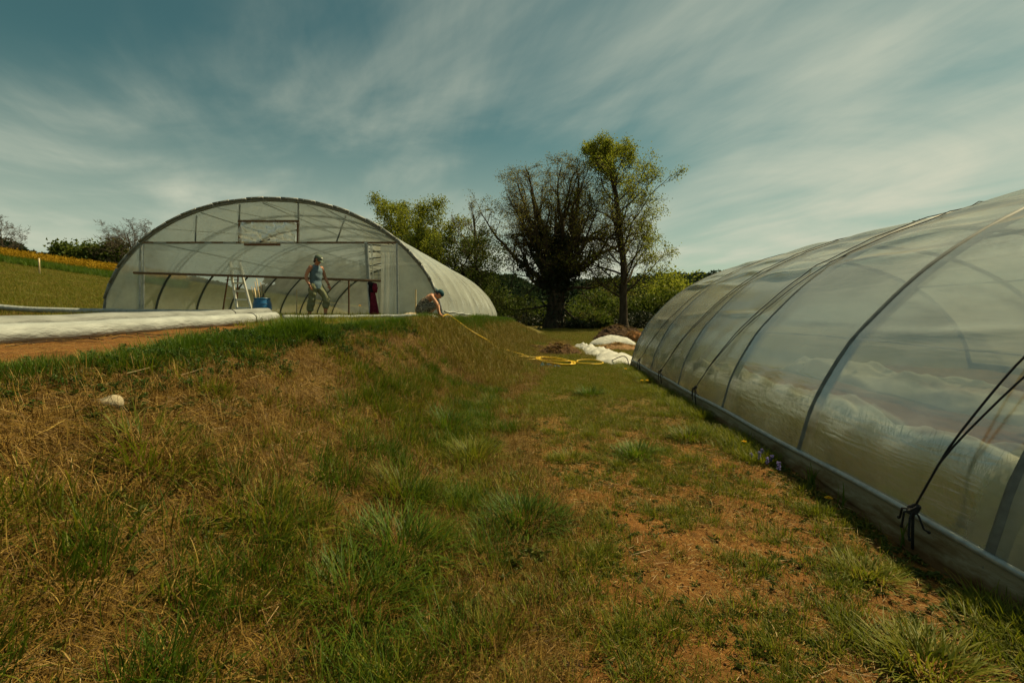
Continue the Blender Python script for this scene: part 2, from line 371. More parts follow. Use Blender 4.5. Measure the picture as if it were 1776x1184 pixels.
# ------------------------------------------------------------------ mesh helpers
ORG = {}
def tag(o, label=None, cat=None, group=None, kind=None):
    if label: o['label'] = label
    if cat: o['category'] = cat
    if group: o['group'] = group
    if kind: o['kind'] = kind
    return o
def thing(name, label, cat, loc, group=None):
    o = bpy.data.objects.new(name, None)
    o.empty_display_size = 0.2
    COL.objects.link(o)
    o.location = loc
    ORG[o] = Vector(loc)
    return tag(o, label, cat, group)
def link_mesh(name, me, mat, parent=None, org=None):
    if mat: me.materials.append(mat)
    o = bpy.data.objects.new(name, me)
    COL.objects.link(o)
    if parent is not None:
        o.parent = parent
        ORG[o] = ORG[parent]
    else:
        o.location = org or (0, 0, 0)
        ORG[o] = Vector(o.location)
    return o
def np_mesh(name, V, faces, smooth=False):
    """V (n,3); faces: list of (m,k) int arrays"""
    me = bpy.data.meshes.new(name)
    V = np.asarray(V, np.float32)
    me.vertices.add(len(V)); me.vertices.foreach_set('co', V.ravel())
    li = np.concatenate([np.asarray(f, np.int32).ravel() for f in faces])
    cnt = np.concatenate([np.full(len(f), np.asarray(f).shape[1], np.int32) for f in faces])
    st = np.concatenate([[0], np.cumsum(cnt)[:-1]]).astype(np.int32)
    me.loops.add(len(li)); me.loops.foreach_set('vertex_index', li)
    me.polygons.add(len(cnt)); me.polygons.foreach_set('loop_start', st)
    me.polygons.foreach_set('use_smooth', np.full(len(cnt), smooth))
    me.update(calc_edges=True)
    return me
class MB:
    def __init__(s): s.v, s.f = [], []
    def add(s, vs, fs):
        k = len(s.v); s.v += [tuple(v) for v in vs]; s.f += [tuple(i + k for i in f) for f in fs]; return s
    def box(s, c, size, rot=None):
        c = Vector(c); hx, hy, hz_ = (d / 2 for d in size); m = rot.to_matrix() if rot is not None and hasattr(rot, 'to_matrix') else rot
        vs = [Vector((x, y, z)) for x in (-hx, hx) for y in (-hy, hy) for z in (-hz_, hz_)]
        if m is not None: vs = [m @ v for v in vs]
        return s.add([c + v for v in vs], [(0, 1, 3, 2), (4, 6, 7, 5), (0, 4, 5, 1), (2, 3, 7, 6), (0, 2, 6, 4), (1, 5, 7, 3)])
    def bar(s, a, b, wdt, dep, up=(0, 0, 1)):
        a, b = Vector(a), Vector(b); d = (b - a); ln = d.length; d.normalize()
        u = Vector(up); sd = d.cross(u)
        if sd.length < 1e-4: sd = d.cross(Vector((0, 1, 0)))
        sd.normalize(); u = sd.cross(d)
        m = Matrix((sd, d, u)).transposed()
        return s.box((a + b) / 2, (wdt, ln, dep), m)
    def loft(s, pts, rad, sides=8, cap=True, ref=(0, 0, 1), closed=False):
        """tube along pts; rad = number, list of numbers or list of (r_side, r_up)"""
        pts = [Vector(p) for p in pts]; n = len(pts)
        if not isinstance(rad, (list, tuple)): rad = [rad] * n
        k0 = len(s.v); prev = None
        for i, p in enumerate(pts):
            t = (pts[min(i + 1, n - 1)] - pts[max(i - 1, 0)]).normalized()
            if prev is None:
                a = t.cross(Vector(ref))
                if a.length < 1e-3: a = t.cross(Vector((0, 1, 0)))
            else:
                a = prev - t * prev.dot(t)
            a.normalize(); prev = a; b = t.cross(a)
            r = rad[i]; ra, rb = r if isinstance(r, (tuple, list)) else (r, r)
            for j in range(sides):
                th = 2 * math.pi * j / sides
                s.v.append(tuple(p + a * (math.cos(th) * ra) + b * (math.sin(th) * rb)))
        for i in range(n - 1):
            for j in range(sides):
                j2 = (j + 1) % sides
                s.f.append((k0 + i * sides + j, k0 + i * sides + j2, k0 + (i + 1) * sides + j2, k0 + (i + 1) * sides + j))
        if cap:
            s.f.append(tuple(k0 + j for j in range(sides))[::-1])
            s.f.append(tuple(k0 + (n - 1) * sides + j for j in range(sides)))
        return s
    def ball(s, c, r, seg=14, rings=9, m=None):
        c = Vector(c); r = r if isinstance(r, (tuple, list)) else (r, r, r)
        k0 = len(s.v); s.v.append(None)
        def put(v): 
            v = Vector(v); v = m @ v if m is not None else v
            return tuple(c + v)
        s.v[-1] = put((0, 0, r[2]))
        for i in range(1, rings):
            ph = math.pi * i / rings
            for j in range(seg):
                th = 2 * math.pi * j / seg
                s.v.append(put((r[0] * math.sin(ph) * math.cos(th), r[1] * math.sin(ph) * math.sin(th), r[2] * math.cos(ph))))
        s.v.append(put((0, 0, -r[2])))
        for j in range(seg):
            j2 = (j + 1) % seg
            s.f.append((k0, k0 + 1 + j, k0 + 1 + j2))
            e = k0 + 1 + (rings - 2) * seg
            s.f.append((len(s.v) - 1, e + j2, e + j))
        for i in range(rings - 2):
            for j in range(seg):
                j2 = (j + 1) % seg; a = k0 + 1 + i * seg
                s.f.append((a + j, a + seg + j, a + seg + j2, a + j2))
        return s
    def lathe(s, c, prof, seg=24, m=None):
        c = Vector(c); k0 = len(s.v)
        for r_, z_ in prof:
            for j in range(seg):
                th = 2 * math.pi * j / seg; v = Vector((r_ * math.cos(th), r_ * math.sin(th), z_))
                s.v.append(tuple(c + (m @ v if m is not None else v)))
        for i in range(len(prof) - 1):
            for j in range(seg):
                j2 = (j + 1) % seg
                s.f.append((k0 + i * seg + j, k0 + i * seg + j2, k0 + (i + 1) * seg + j2, k0 + (i + 1) * seg + j))
        return s
    def build(s, name, mat, parent=None, smooth=False, org=None):
        o = ORG[parent] if parent is not None else Vector(org or (0, 0, 0))
        me = bpy.data.meshes.new(name)
        me.from_pydata([(v[0] - o.x, v[1] - o.y, v[2] - o.z) for v in s.v], [], s.f)
        if smooth: me.shade_smooth() if hasattr(me, 'shade_smooth') else None
        return link_mesh(name, me, mat, parent, org)
def grid_faces(nu, nv):
    i = np.arange((nu - 1) * (nv - 1)); a = (i // (nv - 1)) * nv + i % (nv - 1)
    return np.stack([a, a + 1, a + nv + 1, a + nv], 1)

# ------------------------------------------------------------------ ground
def axis(lo, d0, d1, hi, step, grow):
    a = list(np.arange(d0, d1, step)); s = step; x = a[-1]
    while x < hi: s *= grow; x += s; a.append(x)
    s = step; x = a[0]; b = []
    while x > lo: s *= grow; x -= s; b.append(x)
    return np.array(b[::-1] + a)
gx = axis(-1700, -4.2, 3.2, 1700, 0.055, 1.055)
gy = axis(-60, 0.9, 9.0, 1900, 0.06, 1.032)
XX, YY = np.meshgrid(gx, gy, indexing='ij')
ZZ = height(XX, YY)
fine = (XX > -4.5) & (XX < 3.6) & (YY < 16)
ZZ = ZZ + np.where(fine, rng.normal(0, 0.006, XX.shape) + 0.012 * wob(XX, YY, 11, 28) + 0.008 * wob(XX, YY, 23, 32), 0)
gme = np_mesh('ground', np.stack([XX.ravel(), YY.ravel(), ZZ.ravel()], 1), [grid_faces(len(gx), len(gy))[:, ::-1]], True)
def cover(x, y):
    """what grows where: bare soil, hay, green, lush, field, flower strip"""
    e, t = bank_edge(y), bank_toe(y)
    onbank = sstep(e - 0.25, e + 0.1, x) * (1 - sstep(t - 0.35, t + 0.25, x))
    path = sstep(t - 0.2, t + 0.3, x)
    bare = path * (1 - 0.72 * sstep(4.5, 8.5, y)) * (1 - sstep(3, 6, x) * (y > 15))
    return onbank, path, bare
ob, pa, ba = cover(XX, YY)
soil_terr = sstep(-7.5, -6.6, XX) * (1 - sstep(-3.7, -3.2, XX)) * (1 - sstep(9.5, 12, YY))
hill_x = sstep(13, 16, -XX)
dl = -XX * 0.35 + YY                                   # flower strip lies across the hillside, up near the crest
left_ = sstep(0.76, 0.84, -XX / np.maximum(YY, 1))
flo = 0.75 * left_ * hill_x * sstep(47, 49, YY) * (1 - sstep(61, 63, YY))
gstrip = left_ * hill_x * sstep(41, 42, YY) * (1 - sstep(47, 49, YY))
attr = gme.color_attributes.new('cover', 'FLOAT_COLOR', 'POINT')
ob = ob * (1 - sstep(24, 27, YY)); ba = ba * (1 - sstep(14, 18, YY))
cov = np.stack([np.clip(ba + soil_terr, 0, 1), ob, flo, gstrip], -1).reshape(-1, 4).astype(np.float32)
attr.data.foreach_set('color', cov.ravel())
def groundmat():
    m, n, l = newmat('ground')
    geo = n.new('ShaderNodeNewGeometry')
    at = n.new('ShaderNodeAttribute'); at.attribute_name = 'cover'
    sp = n.new('ShaderNodeSeparateColor'); l.new(at.outputs['Color'], sp.inputs[0])
    def nz(scale, det, rough=0.6):
        t = n.new('ShaderNodeTexNoise'); t.inputs['Scale'].default_value = scale; t.inputs['Detail'].default_value = det; t.inputs['Roughness'].default_value = rough
        l.new(geo.outputs['Position'], t.inputs['Vector']); return t.outputs[0]
    def mix(f, a, b):
        x = n.new('ShaderNodeMix'); x.data_type = 'RGBA'
        l.new(f, x.inputs[0]) if not isinstance(f, float) else setattr(x.inputs[0], 'default_value', f)
        l.new(a, x.inputs[6]); l.new(b, x.inputs[7]); return x.outputs[2]
    soil = ramp(n, [(0.28, (0.055, 0.025, 0.006)), (0.45, (0.130, 0.057, 0.012)), (0.60, (0.200, 0.088, 0.020)), (0.78, (0.27, 0.132, 0.036))])
    l.new(nz(2.6, 10, 0.68), soil.inputs[0])
    speck = ramp(n, [(0.40, (0.05, 0.026, 0.008)), (0.62, (0.25, 0.135, 0.045))])
    l.new(nz(38, 6, 0.7), speck.inputs[0])
    s2 = mix(0.32, soil.outputs[0], speck.outputs[0])
    turf = ramp(n, [(0.25, (0.045, 0.052, 0.012)), (0.42, (0.085, 0.082, 0.018)), (0.58, (0.130, 0.100, 0.026)), (0.75, (0.19, 0.135, 0.044))])
    l.new(nz(1.1, 9, 0.66), turf.inputs[0])
    tspk = ramp(n, [(0.35, (0.030, 0.036, 0.008)), (0.65, (0.17, 0.135, 0.040))]); l.new(nz(9, 8, 0.75), tspk.inputs[0])
    t2 = mix(0.45, turf.outputs[0], tspk.outputs[0])
    hay = ramp(n, [(0.30, (0.045, 0.028, 0.011)), (0.5, (0.12, 0.072, 0.028)), (0.72, (0.22, 0.14, 0.056))]); l.new(nz(14, 8, 0.75), hay.inputs[0])
    gs = ramp(n, [(0.35, (0.026, 0.046, 0.009)), (0.65, (0.060, 0.082, 0.014))]); l.new(nz(3, 8, 0.75), gs.inputs[0])
    fl = ramp(n, [(0.35, (0.055, 0.060, 0.010)), (0.5, (0.095, 0.080, 0.010)), (0.70, (0.18, 0.125, 0.012))]); l.new(nz(1.6, 9, 0.8), fl.inputs[0])
    c = mix(sp.outputs[0], t2, s2)
    c = mix(sp.outputs[1], c, hay.outputs[0])
    c = mix(sp.outputs[2], c, fl.outputs[0])
    c = mix(at.outputs['Alpha'], c, gs.outputs[0])
    b = n.new('ShaderNodeBsdfPrincipled'); b.inputs['Roughness'].default_value = 0.95; b.inputs['Specular IOR Level'].default_value = 0.1
    l.new(c, b.inputs['Base Color'])
    bp = n.new('ShaderNodeBump'); bp.inputs['Strength'].default_value = 0.9; bp.inputs['Distance'].default_value = 0.03
    l.new(nz(24, 8, 0.75), bp.inputs['Height']); l.new(bp.outputs[0], b.inputs['Normal'])
    l.new(b.outputs[0], n.new('ShaderNodeOutputMaterial').inputs[0])
    return m
M['ground'] = groundmat()
tag(link_mesh('ground', gme, M['ground']), kind='structure')

# ------------------------------------------------------------------ scatter (for uncountable stuff only)
PROTO = bpy.data.collections.new('prototypes')        # never linked to the scene
def proto_set(tagname, meshes, mat):
    c = bpy.data.collections.new('set_' + tagname)
    for i, me in enumerate(meshes):
        me.materials.append(mat)
        o = bpy.data.objects.new('%s_%02d' % (tagname, i), me)
        c.objects.link(o)
    return c
def scatter(name, coll, P, rot, scl, label, cat):
    n_ = len(P)
    me = bpy.data.meshes.new(name)
    me.vertices.add(n_); me.vertices.foreach_set('co', np.asarray(P, np.float32).ravel())
    a = me.attributes.new('rot', 'FLOAT_VECTOR', 'POINT'); a.data.foreach_set('vector', np.asarray(rot, np.float32).ravel())
    a = me.attributes.new('scl', 'FLOAT_VECTOR', 'POINT'); a.data.foreach_set('vector', np.asarray(scl, np.float32).ravel())
    a = me.attributes.new('idx', 'INT', 'POINT'); a.data.foreach_set('value', rng.integers(0, len(coll.objects), n_).astype(np.int32))
    o = bpy.data.objects.new(name, me); COL.objects.link(o)
    g = bpy.data.node_groups.new(name, 'GeometryNodeTree')
    g.interface.new_socket('Geometry', in_out='INPUT', socket_type='NodeSocketGeometry')
    g.interface.new_socket('Geometry', in_out='OUTPUT', socket_type='NodeSocketGeometry')
    gi, go = g.nodes.new('NodeGroupInput'), g.nodes.new('NodeGroupOutput')
    ci = g.nodes.new('GeometryNodeCollectionInfo'); ci.inputs['Collection'].default_value = coll
    ci.inputs['Separate Children'].default_value = True; ci.inputs['Reset Children'].default_value = True
    ip = g.nodes.new('GeometryNodeInstanceOnPoints'); ip.inputs['Pick Instance'].default_value = True
    def na(t, nm):
        x = g.nodes.new('GeometryNodeInputNamedAttribute'); x.data_type = t; x.inputs['Name'].default_value = nm; return x.outputs['Attribute']
    g.links.new(gi.outputs[0], ip.inputs['Points']); g.links.new(ci.outputs[0], ip.inputs['Instance'])
    g.links.new(na('INT', 'idx'), ip.inputs['Instance Index'])
    g.links.new(na('FLOAT_VECTOR', 'rot'), ip.inputs['Rotation']); g.links.new(na('FLOAT_VECTOR', 'scl'), ip.inputs['Scale'])
    g.links.new(ip.outputs[0], go.inputs[0])
    md = o.modifiers.new('scatter', 'NODES'); md.node_group = g
    return tag(o, label, cat, kind='stuff')

def blades(n, rad, hlo, hhi, wid, lean, curl, seg=3, flat=0.0, centre=0.0, rs=None):
    """grass blades as an array mesh; flat>0 lays strands down; centre pulls roots together and leans blades outwards"""
    r_ = rs or rng
    a = r_.uniform(0, 2 * np.pi, n); q = rad * np.sqrt(r_.uniform(0, 1, n))
    root = np.stack([q * np.cos(a), q * np.sin(a), np.zeros(n)], 1)
    hh = r_.uniform(hlo, hhi, n)
    az = r_.uniform(0, 2 * np.pi, n)
    if centre > 0: az = a + r_.normal(0, 0.6, n)
    tilt = np.abs(r_.normal(0, lean, n)) + centre * (q / max(rad, 1e-3)) 
    if flat > 0:
        tilt = np.pi / 2 - np.abs(r_.normal(0, 0.16, n)) * (1 - flat * 0.5); root[:, 2] = np.abs(r_.normal(0, 0.012, n))
    cur = r_.normal(curl, abs(curl) * 0.5 + 0.05, n)
    side = np.stack([-np.sin(az), np.cos(az), np.zeros(n)], 1)
    if flat > 0:
        tw = r_.uniform(-0.9, 0.9, n)[:, None]
        side = side * np.cos(tw) + np.array([0, 0, 1.0]) * np.sin(tw)
    out = np.stack([np.cos(az), np.sin(az), np.zeros(n)], 1); up = np.array([0, 0, 1.0])
    p = root.copy(); V = []
    wv = wid * r_.uniform(0.6, 1.3, n)
    bend = r_.normal(0, 0.25, n)
    for k in range(seg + 1):
        f = k / seg
        if k < seg:
            ww = (wv * (1 - f ** 2 * 0.75) / 2)[:, None]
            V += [p - side * ww, p + side * ww]
        else:
            V += [p]
        th = tilt + cur * f
        if flat > 0: th = np.minimum(th, np.pi / 2 + 0.12)
        d = out * np.sin(th)[:, None] + up * np.cos(th)[:, None]
        d = d + side * (bend * f)[:, None] * (1 if flat == 0 else 0.8)
        p = p + d * (hh / seg)[:, None]
        if flat > 0: p[:, 2] = np.maximum(p[:, 2], 0.002)
    nv = 2 * seg + 1
    V = np.stack(V, 1).reshape(-1, 3)
    b = (np.arange(n) * nv)[:, None]
    quads = np.concatenate([b + np.array([2 * k, 2 * k + 1, 2 * k + 3, 2 * k + 2]) for k in range(seg - 1)]) if seg > 1 else np.zeros((0, 4), int)
    tris = b + np.array([2 * seg - 2, 2 * seg - 1, 2 * seg])
    return V, quads, tris
def blade_mesh(nm, *a, **k):
    V, q, t = blades(*a, **k)
    return np_mesh(nm, V, [q, t] if len(q) else [t])
def join_parts(nm, parts, smooth=False):
    Vs, Q, T, off = [], [], [], 0
    for V, q, t in parts:
        Vs.append(V); 
        if len(q): Q.append(q + off)
        if len(t): T.append(t + off)
        off += len(V)
    fs = ([np.concatenate(Q)] if Q else []) + ([np.concatenate(T)] if T else [])
    return np_mesh(nm, np.concatenate(Vs), fs, smooth)
def leaves(P, D, size, wid=0.5, droop=0.3, rs=None, fold=0.25):
    """rhombic leaves (two triangles folded on the midrib) at points P pointing along D"""
    r_ = rs or rng
    n = len(P); D = D / (np.linalg.norm(D, axis=1, keepdims=True) + 1e-9)
    up = r_.normal(0, 1, (n, 3)) * 0.7 + np.array([0, 0, 1.0])
    s = np.cross(D, up); s /= (np.linalg.norm(s, axis=1, keepdims=True) + 1e-9)
    nn = np.cross(s, D)
    L_ = (size * r_.uniform(0.6, 1.3, n))[:, None]
    a = P; tip = P + D * L_ + nn * (-droop * L_)
    mid = P + D * L_ * 0.45
    l_ = mid + s * L_ * wid * 0.5 + nn * fold * L_ * wid; r__ = mid - s * L_ * wid * 0.5 + nn * fold * L_ * wid
    V = np.stack([a, r__, tip, l_], 1).reshape(-1, 3)
    b = (np.arange(n) * 4)[:, None]
    return V, np.zeros((0, 4), int), np.concatenate([b + np.array([0, 1, 2]), b + np.array([0, 2, 3])])
def rosette(n, size):
    a = rng.uniform(0, 2 * np.pi, n); el = rng.uniform(0.05, 0.75, n)
    D = np.stack([np.cos(a) * np.cos(el), np.sin(a) * np.cos(el), np.sin(el)], 1)
    P = np.stack([rng.normal(0, size * 0.35, n), rng.normal(0, size * 0.35, n), np.abs(rng.normal(0.004, 0.004, n))], 1)
    return leaves(P, D, size, 0.42, 0.25)
def nettle(hgt, nodes, size):
    """upright stem with opposite pairs of leaves"""
    lx, ly = rng.normal(0, 0.16, 2)
    zt = np.linspace(0.15, 1, nodes) * hgt
    ax = np.stack([lx * zt * zt / hgt, ly * zt * zt / hgt, zt], 1)
    P, D = [], []
    for i in range(nodes):
        a0 = i * 1.57 + rng.uniform(-0.3, 0.3)
        for k in range(4 if i > nodes * 0.6 else 2):
            a = a0 + k * (np.pi if i <= nodes * 0.6 else np.pi / 2)
            P.append(ax[i]); D.append((np.cos(a), np.sin(a), rng.uniform(-0.35, 0.25)))
    lv = leaves(np.array(P), np.array(D), size, 0.55, 0.35)
    stem = blades(1, 0.0, hgt, hgt * 1.01, 0.008, 0.05, 0.02)
    return lv, stem

def sample(n, x0, x1, y0, y1, pw=1.0):
    """random plan points, thicker toward the viewer when pw > 1"""
    u = rng.uniform(0, 1, n)
    return rng.uniform(x0, x1, n), y0 + (y1 - y0) * u ** pw
def surf_rot(x, y, amount=0.8):
    d = 0.06
    dx = (height(x + d, y) - height(x - d, y)) / (2 * d); dy = (height(x, y + d) - height(x, y - d)) / (2 * d)
    return np.arctan(dy) * amount, -np.arctan(dx) * amount
def place(name, coll, x, y, s0, s1, label, cat, lift=-0.01, tiltamt=0.0, extra=1.0):
    n = len(x)
    rx, ry = surf_rot(x, y, tiltamt)
    rot = np.stack([rx, ry, rng.uniform(0, 6.283, n)], 1) if tiltamt == 0 else None
    if rot is None:
        # slope first, then spin about the slope's own normal (approximated by spinning the proto set)
        rot = np.stack([rx, ry, rng.uniform(-0.5, 0.5, n)], 1)
    s = rng.uniform(s0, s1, n) * extra
    return scatter(name, coll, np.stack([x, y, height(x, y) + lift], 1), rot, np.stack([s, s, s], 1), label, cat)

# ------------------------------------------------------------------ tunnels
HALF = [(0, 0), (.07, .30), (.17, .65), (.40, 1.10), (.62, 1.40), (1.14, 1.93), (1.77, 2.36), (2.57, 2.72), (3.5, 2.96), (4.65, 3.05)]
_hp = np.array(HALF)
_full = np.concatenate([_hp, np.stack([9.3 - _hp[::-1][1:, 0], _hp[::-1][1:, 1]], 1)])
def crom(P, n):
    """Catmull-Rom through P, n samples spaced by arc length"""
    P = np.asarray(P, float)
    Q = np.concatenate([[2 * P[0] - P[1]], P, [2 * P[-1] - P[-2]]])
    out = []
    for i in range(1, len(Q) - 2):
        for t in np.linspace(0, 1, 12, endpoint=False):
            a, b, c, d = Q[i - 1], Q[i], Q[i + 1], Q[i + 2]
            out.append(0.5 * ((2 * b) + (c - a) * t + (2 * a - 5 * b + 4 * c - d) * t * t + (3 * b - a - 3 * c + d) * t ** 3))
    out.append(P[-1]); out = np.array(out)
    s = np.concatenate([[0], np.cumsum(np.linalg.norm(np.diff(out, axis=0), axis=1))])
    q = np.linspace(0, s[-1], n)
    return np.stack([np.interp(q, s, out[:, k]) for k in range(out.shape[1])], 1)
def profile(n, W=9.3, Hh=3.05):
    p = crom(_full, n).copy()
    p[:, 0] *= W / 9.3; p[:, 1] *= Hh / 3.05
    return p
def arch_z(x, W=9.3, Hh=3.05):
    p = profile(161, W, Hh)
    return float(np.interp(x, p[:, 0], p[:, 1]))

# --- near tunnel on the right
NX0, NW, NH = 2.34, 9.0, 2.96
NHOOPS = [-3.3, -1.3, 0.68, 2.71, 4.70, 6.72, 8.95, 11.3, 13.8]
NY0, NY1 = NHOOPS[0], NHOOPS[-1]
near = thing('polytunnel', 'polytunnel with dark hoops and black tie ropes beside the bare path', 'polytunnel', (NX0, 0, 0))
pr = profile(420, NW, NH)
ys = np.linspace(NY0 - 0.02, NY1 + 0.02, 330)
PX_, PY_ = np.meshgrid(np.arange(len(pr)), ys, indexing='ij')
nrm = np.gradient(pr, axis=0); nrm = np.stack([-nrm[:, 1], nrm[:, 0]], 1); nrm /= np.linalg.norm(nrm, axis=1, keepdims=True)
hoopd = np.min(np.abs(ys[:, None] - np.array(NHOOPS)[None, :]), axis=1)
bay = np.interp(ys, NHOOPS, np.arange(len(NHOOPS)))
u = np.linspace(0, 1, len(pr))[:, None]
env = np.sin(np.pi * (bay % 1))[None, :] ** 0.8                      # zero at hoops
bi = np.floor(bay).astype(int)
ph1 = rng.uniform(0, 6.28, 20)[bi][None, :]; ph2 = rng.uniform(0, 6.28, 20)[bi][None, :]
sag = -0.022 * env * np.sin(np.pi * u) ** 0.5
# pleats that run along the tunnel, slack film between the hoops on the upper slope
ridge = 0
for (uc, wd, am, sk, k) in ((0.215, 0.006, 0.034, 0.004, 3), (0.245, 0.008, 0.028, 0.006, 5), (0.285, 0.007, 0.036, -0.006, 7), (0.325, 0.009, 0.030, 0.005, 9), (0.36, 0.008, 0.034, 0.004, 11), (0.135, 0.0045, 0.012, 0.001, 13)):
    cen = uc + 0.006 * np.sin(ys * 0.9 + k)[None, :] + sk * np.sin(2 * np.pi * (bay % 1) + k)[None, :] + 0.008 * np.sin(ph1 + k)
    ridge = ridge + 2.4 * am * (0.35 + 0.65 * env) * (0.6 + 0.4 * np.sin(ph2 + k * 2)) * np.exp(-((u - cen) / wd) ** 2) * (0.25 + 0.75 * env)
# diagonal pulls near the base
pull = 0.006 * np.sin(60 * u + 6 * (bay % 1)[None, :] * np.pi + ph1) * np.exp(-(u / 0.10) ** 2) * env
wave = 0.006 * np.sin(ys * 2.2 + 1)[None, :] * np.sin(np.pi * u) + 0.004 * np.sin(u * 90 + ys[None, :] * 1.3) * env
offn = 0.012 + sag + ridge + pull + wave
FX = NX0 + pr[:, 0][:, None] + nrm[:, 0][:, None] * offn
FZ = pr[:, 1][:, None] + nrm[:, 1][:, None] * offn
k0 = np.argmax(pr[:, 1] > 0.135)                                       # film is clamped in the rail 0.2 m up
sl_ = slice(k0, len(pr) - k0)
V = np.stack([FX[sl_] - NX0, PY_[sl_], FZ[sl_] + 0.0], -1).reshape(-1, 3)
link_mesh('film_cover', np_mesh('film_cover', V, [grid_faces(len(pr) - 2 * k0, len(ys))], True), M['film_near'], near)
for i, hy in enumerate(NHOOPS):
    p = profile(64, NW, NH)
    gp_ = np.gradient(p, axis=0); gp_ = np.stack([-gp_[:, 1], gp_[:, 0]], 1); gp_ /= np.linalg.norm(gp_, axis=1, keepdims=True); p = p - gp_ * 0.022
    MB().loft([(NX0 + a, hy, b) for a, b in p], 0.046, 10, ref=(0, 1, 0)).build('hoop', M['near_hoop'], near, True)
for (uu) in (0.24, 0.5, 0.76):
    a = pr[int(uu * (len(pr) - 1))]
    MB().loft([(NX0 + a[0], NY0, a[1] - 0.07), (NX0 + a[0], NY1, a[1] - 0.07)], 0.016, 8).build('purlin', M['hoop'], near, True)
for a_ in (pr[int(0.115 * (len(pr) - 1))],):
    MB().loft([(NX0 + a_[0] + 0.02, y_, a_[1] - 0.02 + 0.012 * math.sin(y_ * 1.5)) for y_ in np.linspace(NY0, NY1, 40)], 0.004, 5).build('support_wire', M['wire'], near)
for sgn, xx in ((1, NX0), (-1, NX0 + NW)):
    MB().loft([(xx + sgn * 0.012, y_, 0.165 + 0.008 * math.sin(y_ * 2.1)) for y_ in np.linspace(NY0, NY1, 60)], 0.021, 10).build('clamp_rail', M['galv'], near, True)
    MB().bar((xx + sgn * 0.035, NY0, 0.07), (xx + sgn * 0.035, NY1, 0.07), 0.03, 0.13).build('base_board', M['grey_wood'], near)
    # skirt of spare film hanging from the rail and turned out on the soil
    rows = []
    for j, f in enumerate(np.linspace(0, 1, 12)):
        rows.append([(xx - sgn * (-0.008 + 0.09 * f ** 1.6 + 0.010 * math.sin(y_ * 5 + j) * f + 0.012 * math.sin(y_ * 1.3 + 2 * j) * f), y_,
                      max(0.155 * (1 - f ** 0.9) + 0.004 * math.sin(y_ * 9 + j * 2) * f, 0) + H(xx - sgn * 0.15, y_) * f + 0.008) for y_ in np.linspace(NY0, NY1, 220)])
    V = np.array(rows).reshape(-1, 3) - np.array([NX0, 0, 0])
    link_mesh('film_skirt', np_mesh('film_skirt', V, [grid_faces(12, 220)], True), M['skirt'], near)
# far end wall: film on a simple frame
ends = profile(60, NW, NH)
mbE = MB(); mbE.add([(NX0 + a, NY1 + 0.03, b) for a, b in ends], [tuple(range(60))]); mbE.build('end_film', M['film_near'], near)
# tie ropes: knot at the rail, two strands up to the hoop, then over the top
def surf(uv, y):
    i = uv * (len(pr) - 1); k = min(int(i), len(pr) - 2); f = i - k
    j = int(np.clip((y - ys[0]) / (ys[-1] - ys[0]) * (len(ys) - 1), 0, len(ys) - 1))
    a = np.array([FX[k, j] * (1 - f) + FX[k + 1, j] * f, FZ[k, j] * (1 - f) + FZ[k + 1, j] * f])
    nn_ = nrm[k]
    return Vector((a[0] + nn_[0] * 0.014, y, a[1] + nn_[1] * 0.014))
for kn, hy, tw in ((3.08, 2.71, 1), (7.5, 6.72, 1), (9.75, 8.95, 1), (12.0, 11.3, 0), (1.05, 0.68, 1)):
    kp = Vector((NX0 - 0.10, kn, 0.26 if kn < 5 else 0.34))
    def strand(y_mid, y_top, u_join):
        pts = [kp]
        for uv in np.linspace(0.045, 0.92, 90):
            if uv < u_join:
                f = (uv - 0.045) / (u_join - 0.045); y_ = kn + (y_mid - kn) * f
            else:
                f = min(1, (uv - u_join) / 0.15); y_ = y_mid + (y_top - y_mid) * f
            s_ = surf(uv, y_)
            if uv < 0.12:                                             # taut straight stretch off the film
                f2 = (uv - 0.045) / 0.075; s_ = s_ + Vector((-0.07 * (1 - f2), 0, 0.02 * (1 - f2)))
            pts.append(s_)
        return pts
    r0 = MB().loft(strand(hy + 0.16, hy + 0.03, 0.30), 0.0065, 6).build('tie_rope', M['rope'], near, True)
    if tw:
        MB().loft(strand(hy - 0.42, hy - 0.06, 0.34), 0.0060, 6).build('tie_rope', M['rope'], near, True)
    kb = MB()
    for q in range(3):
        th0 = q * 1.3
        kb.loft([kp + Vector((0.018 * math.cos(th0 + t * 1.1), 0.030 * math.sin(t + th0), 0.026 * math.cos(t * 1.3 + q))) for t in np.linspace(0, 6.3, 18)], 0.010, 6)
    for ex, ez, ey in ((-0.03, -0.13, 0.05), (0.02, -0.10, -0.10), (-0.05, -0.17, -0.05), (-0.02, -0.09, 0.09)):
        e = kp + Vector((ex, ey, ez))
        kb.loft([kp, kp.lerp(e, 0.4) + Vector((-0.02, ey * 0.2, 0.02)), kp.lerp(e, 0.8) + Vector((-0.01, 0, -0.01)), e], 0.0065, 6)
        kb.ball(e, 0.010, 8, 6)
    kb.loft([kp, kp + Vector((0.0, 0.0, -0.12)), kp + Vector((0.02, 0.02, -0.26))], 0.009, 6)
    kb.build('rope_knot', M['rope'], r0, True)

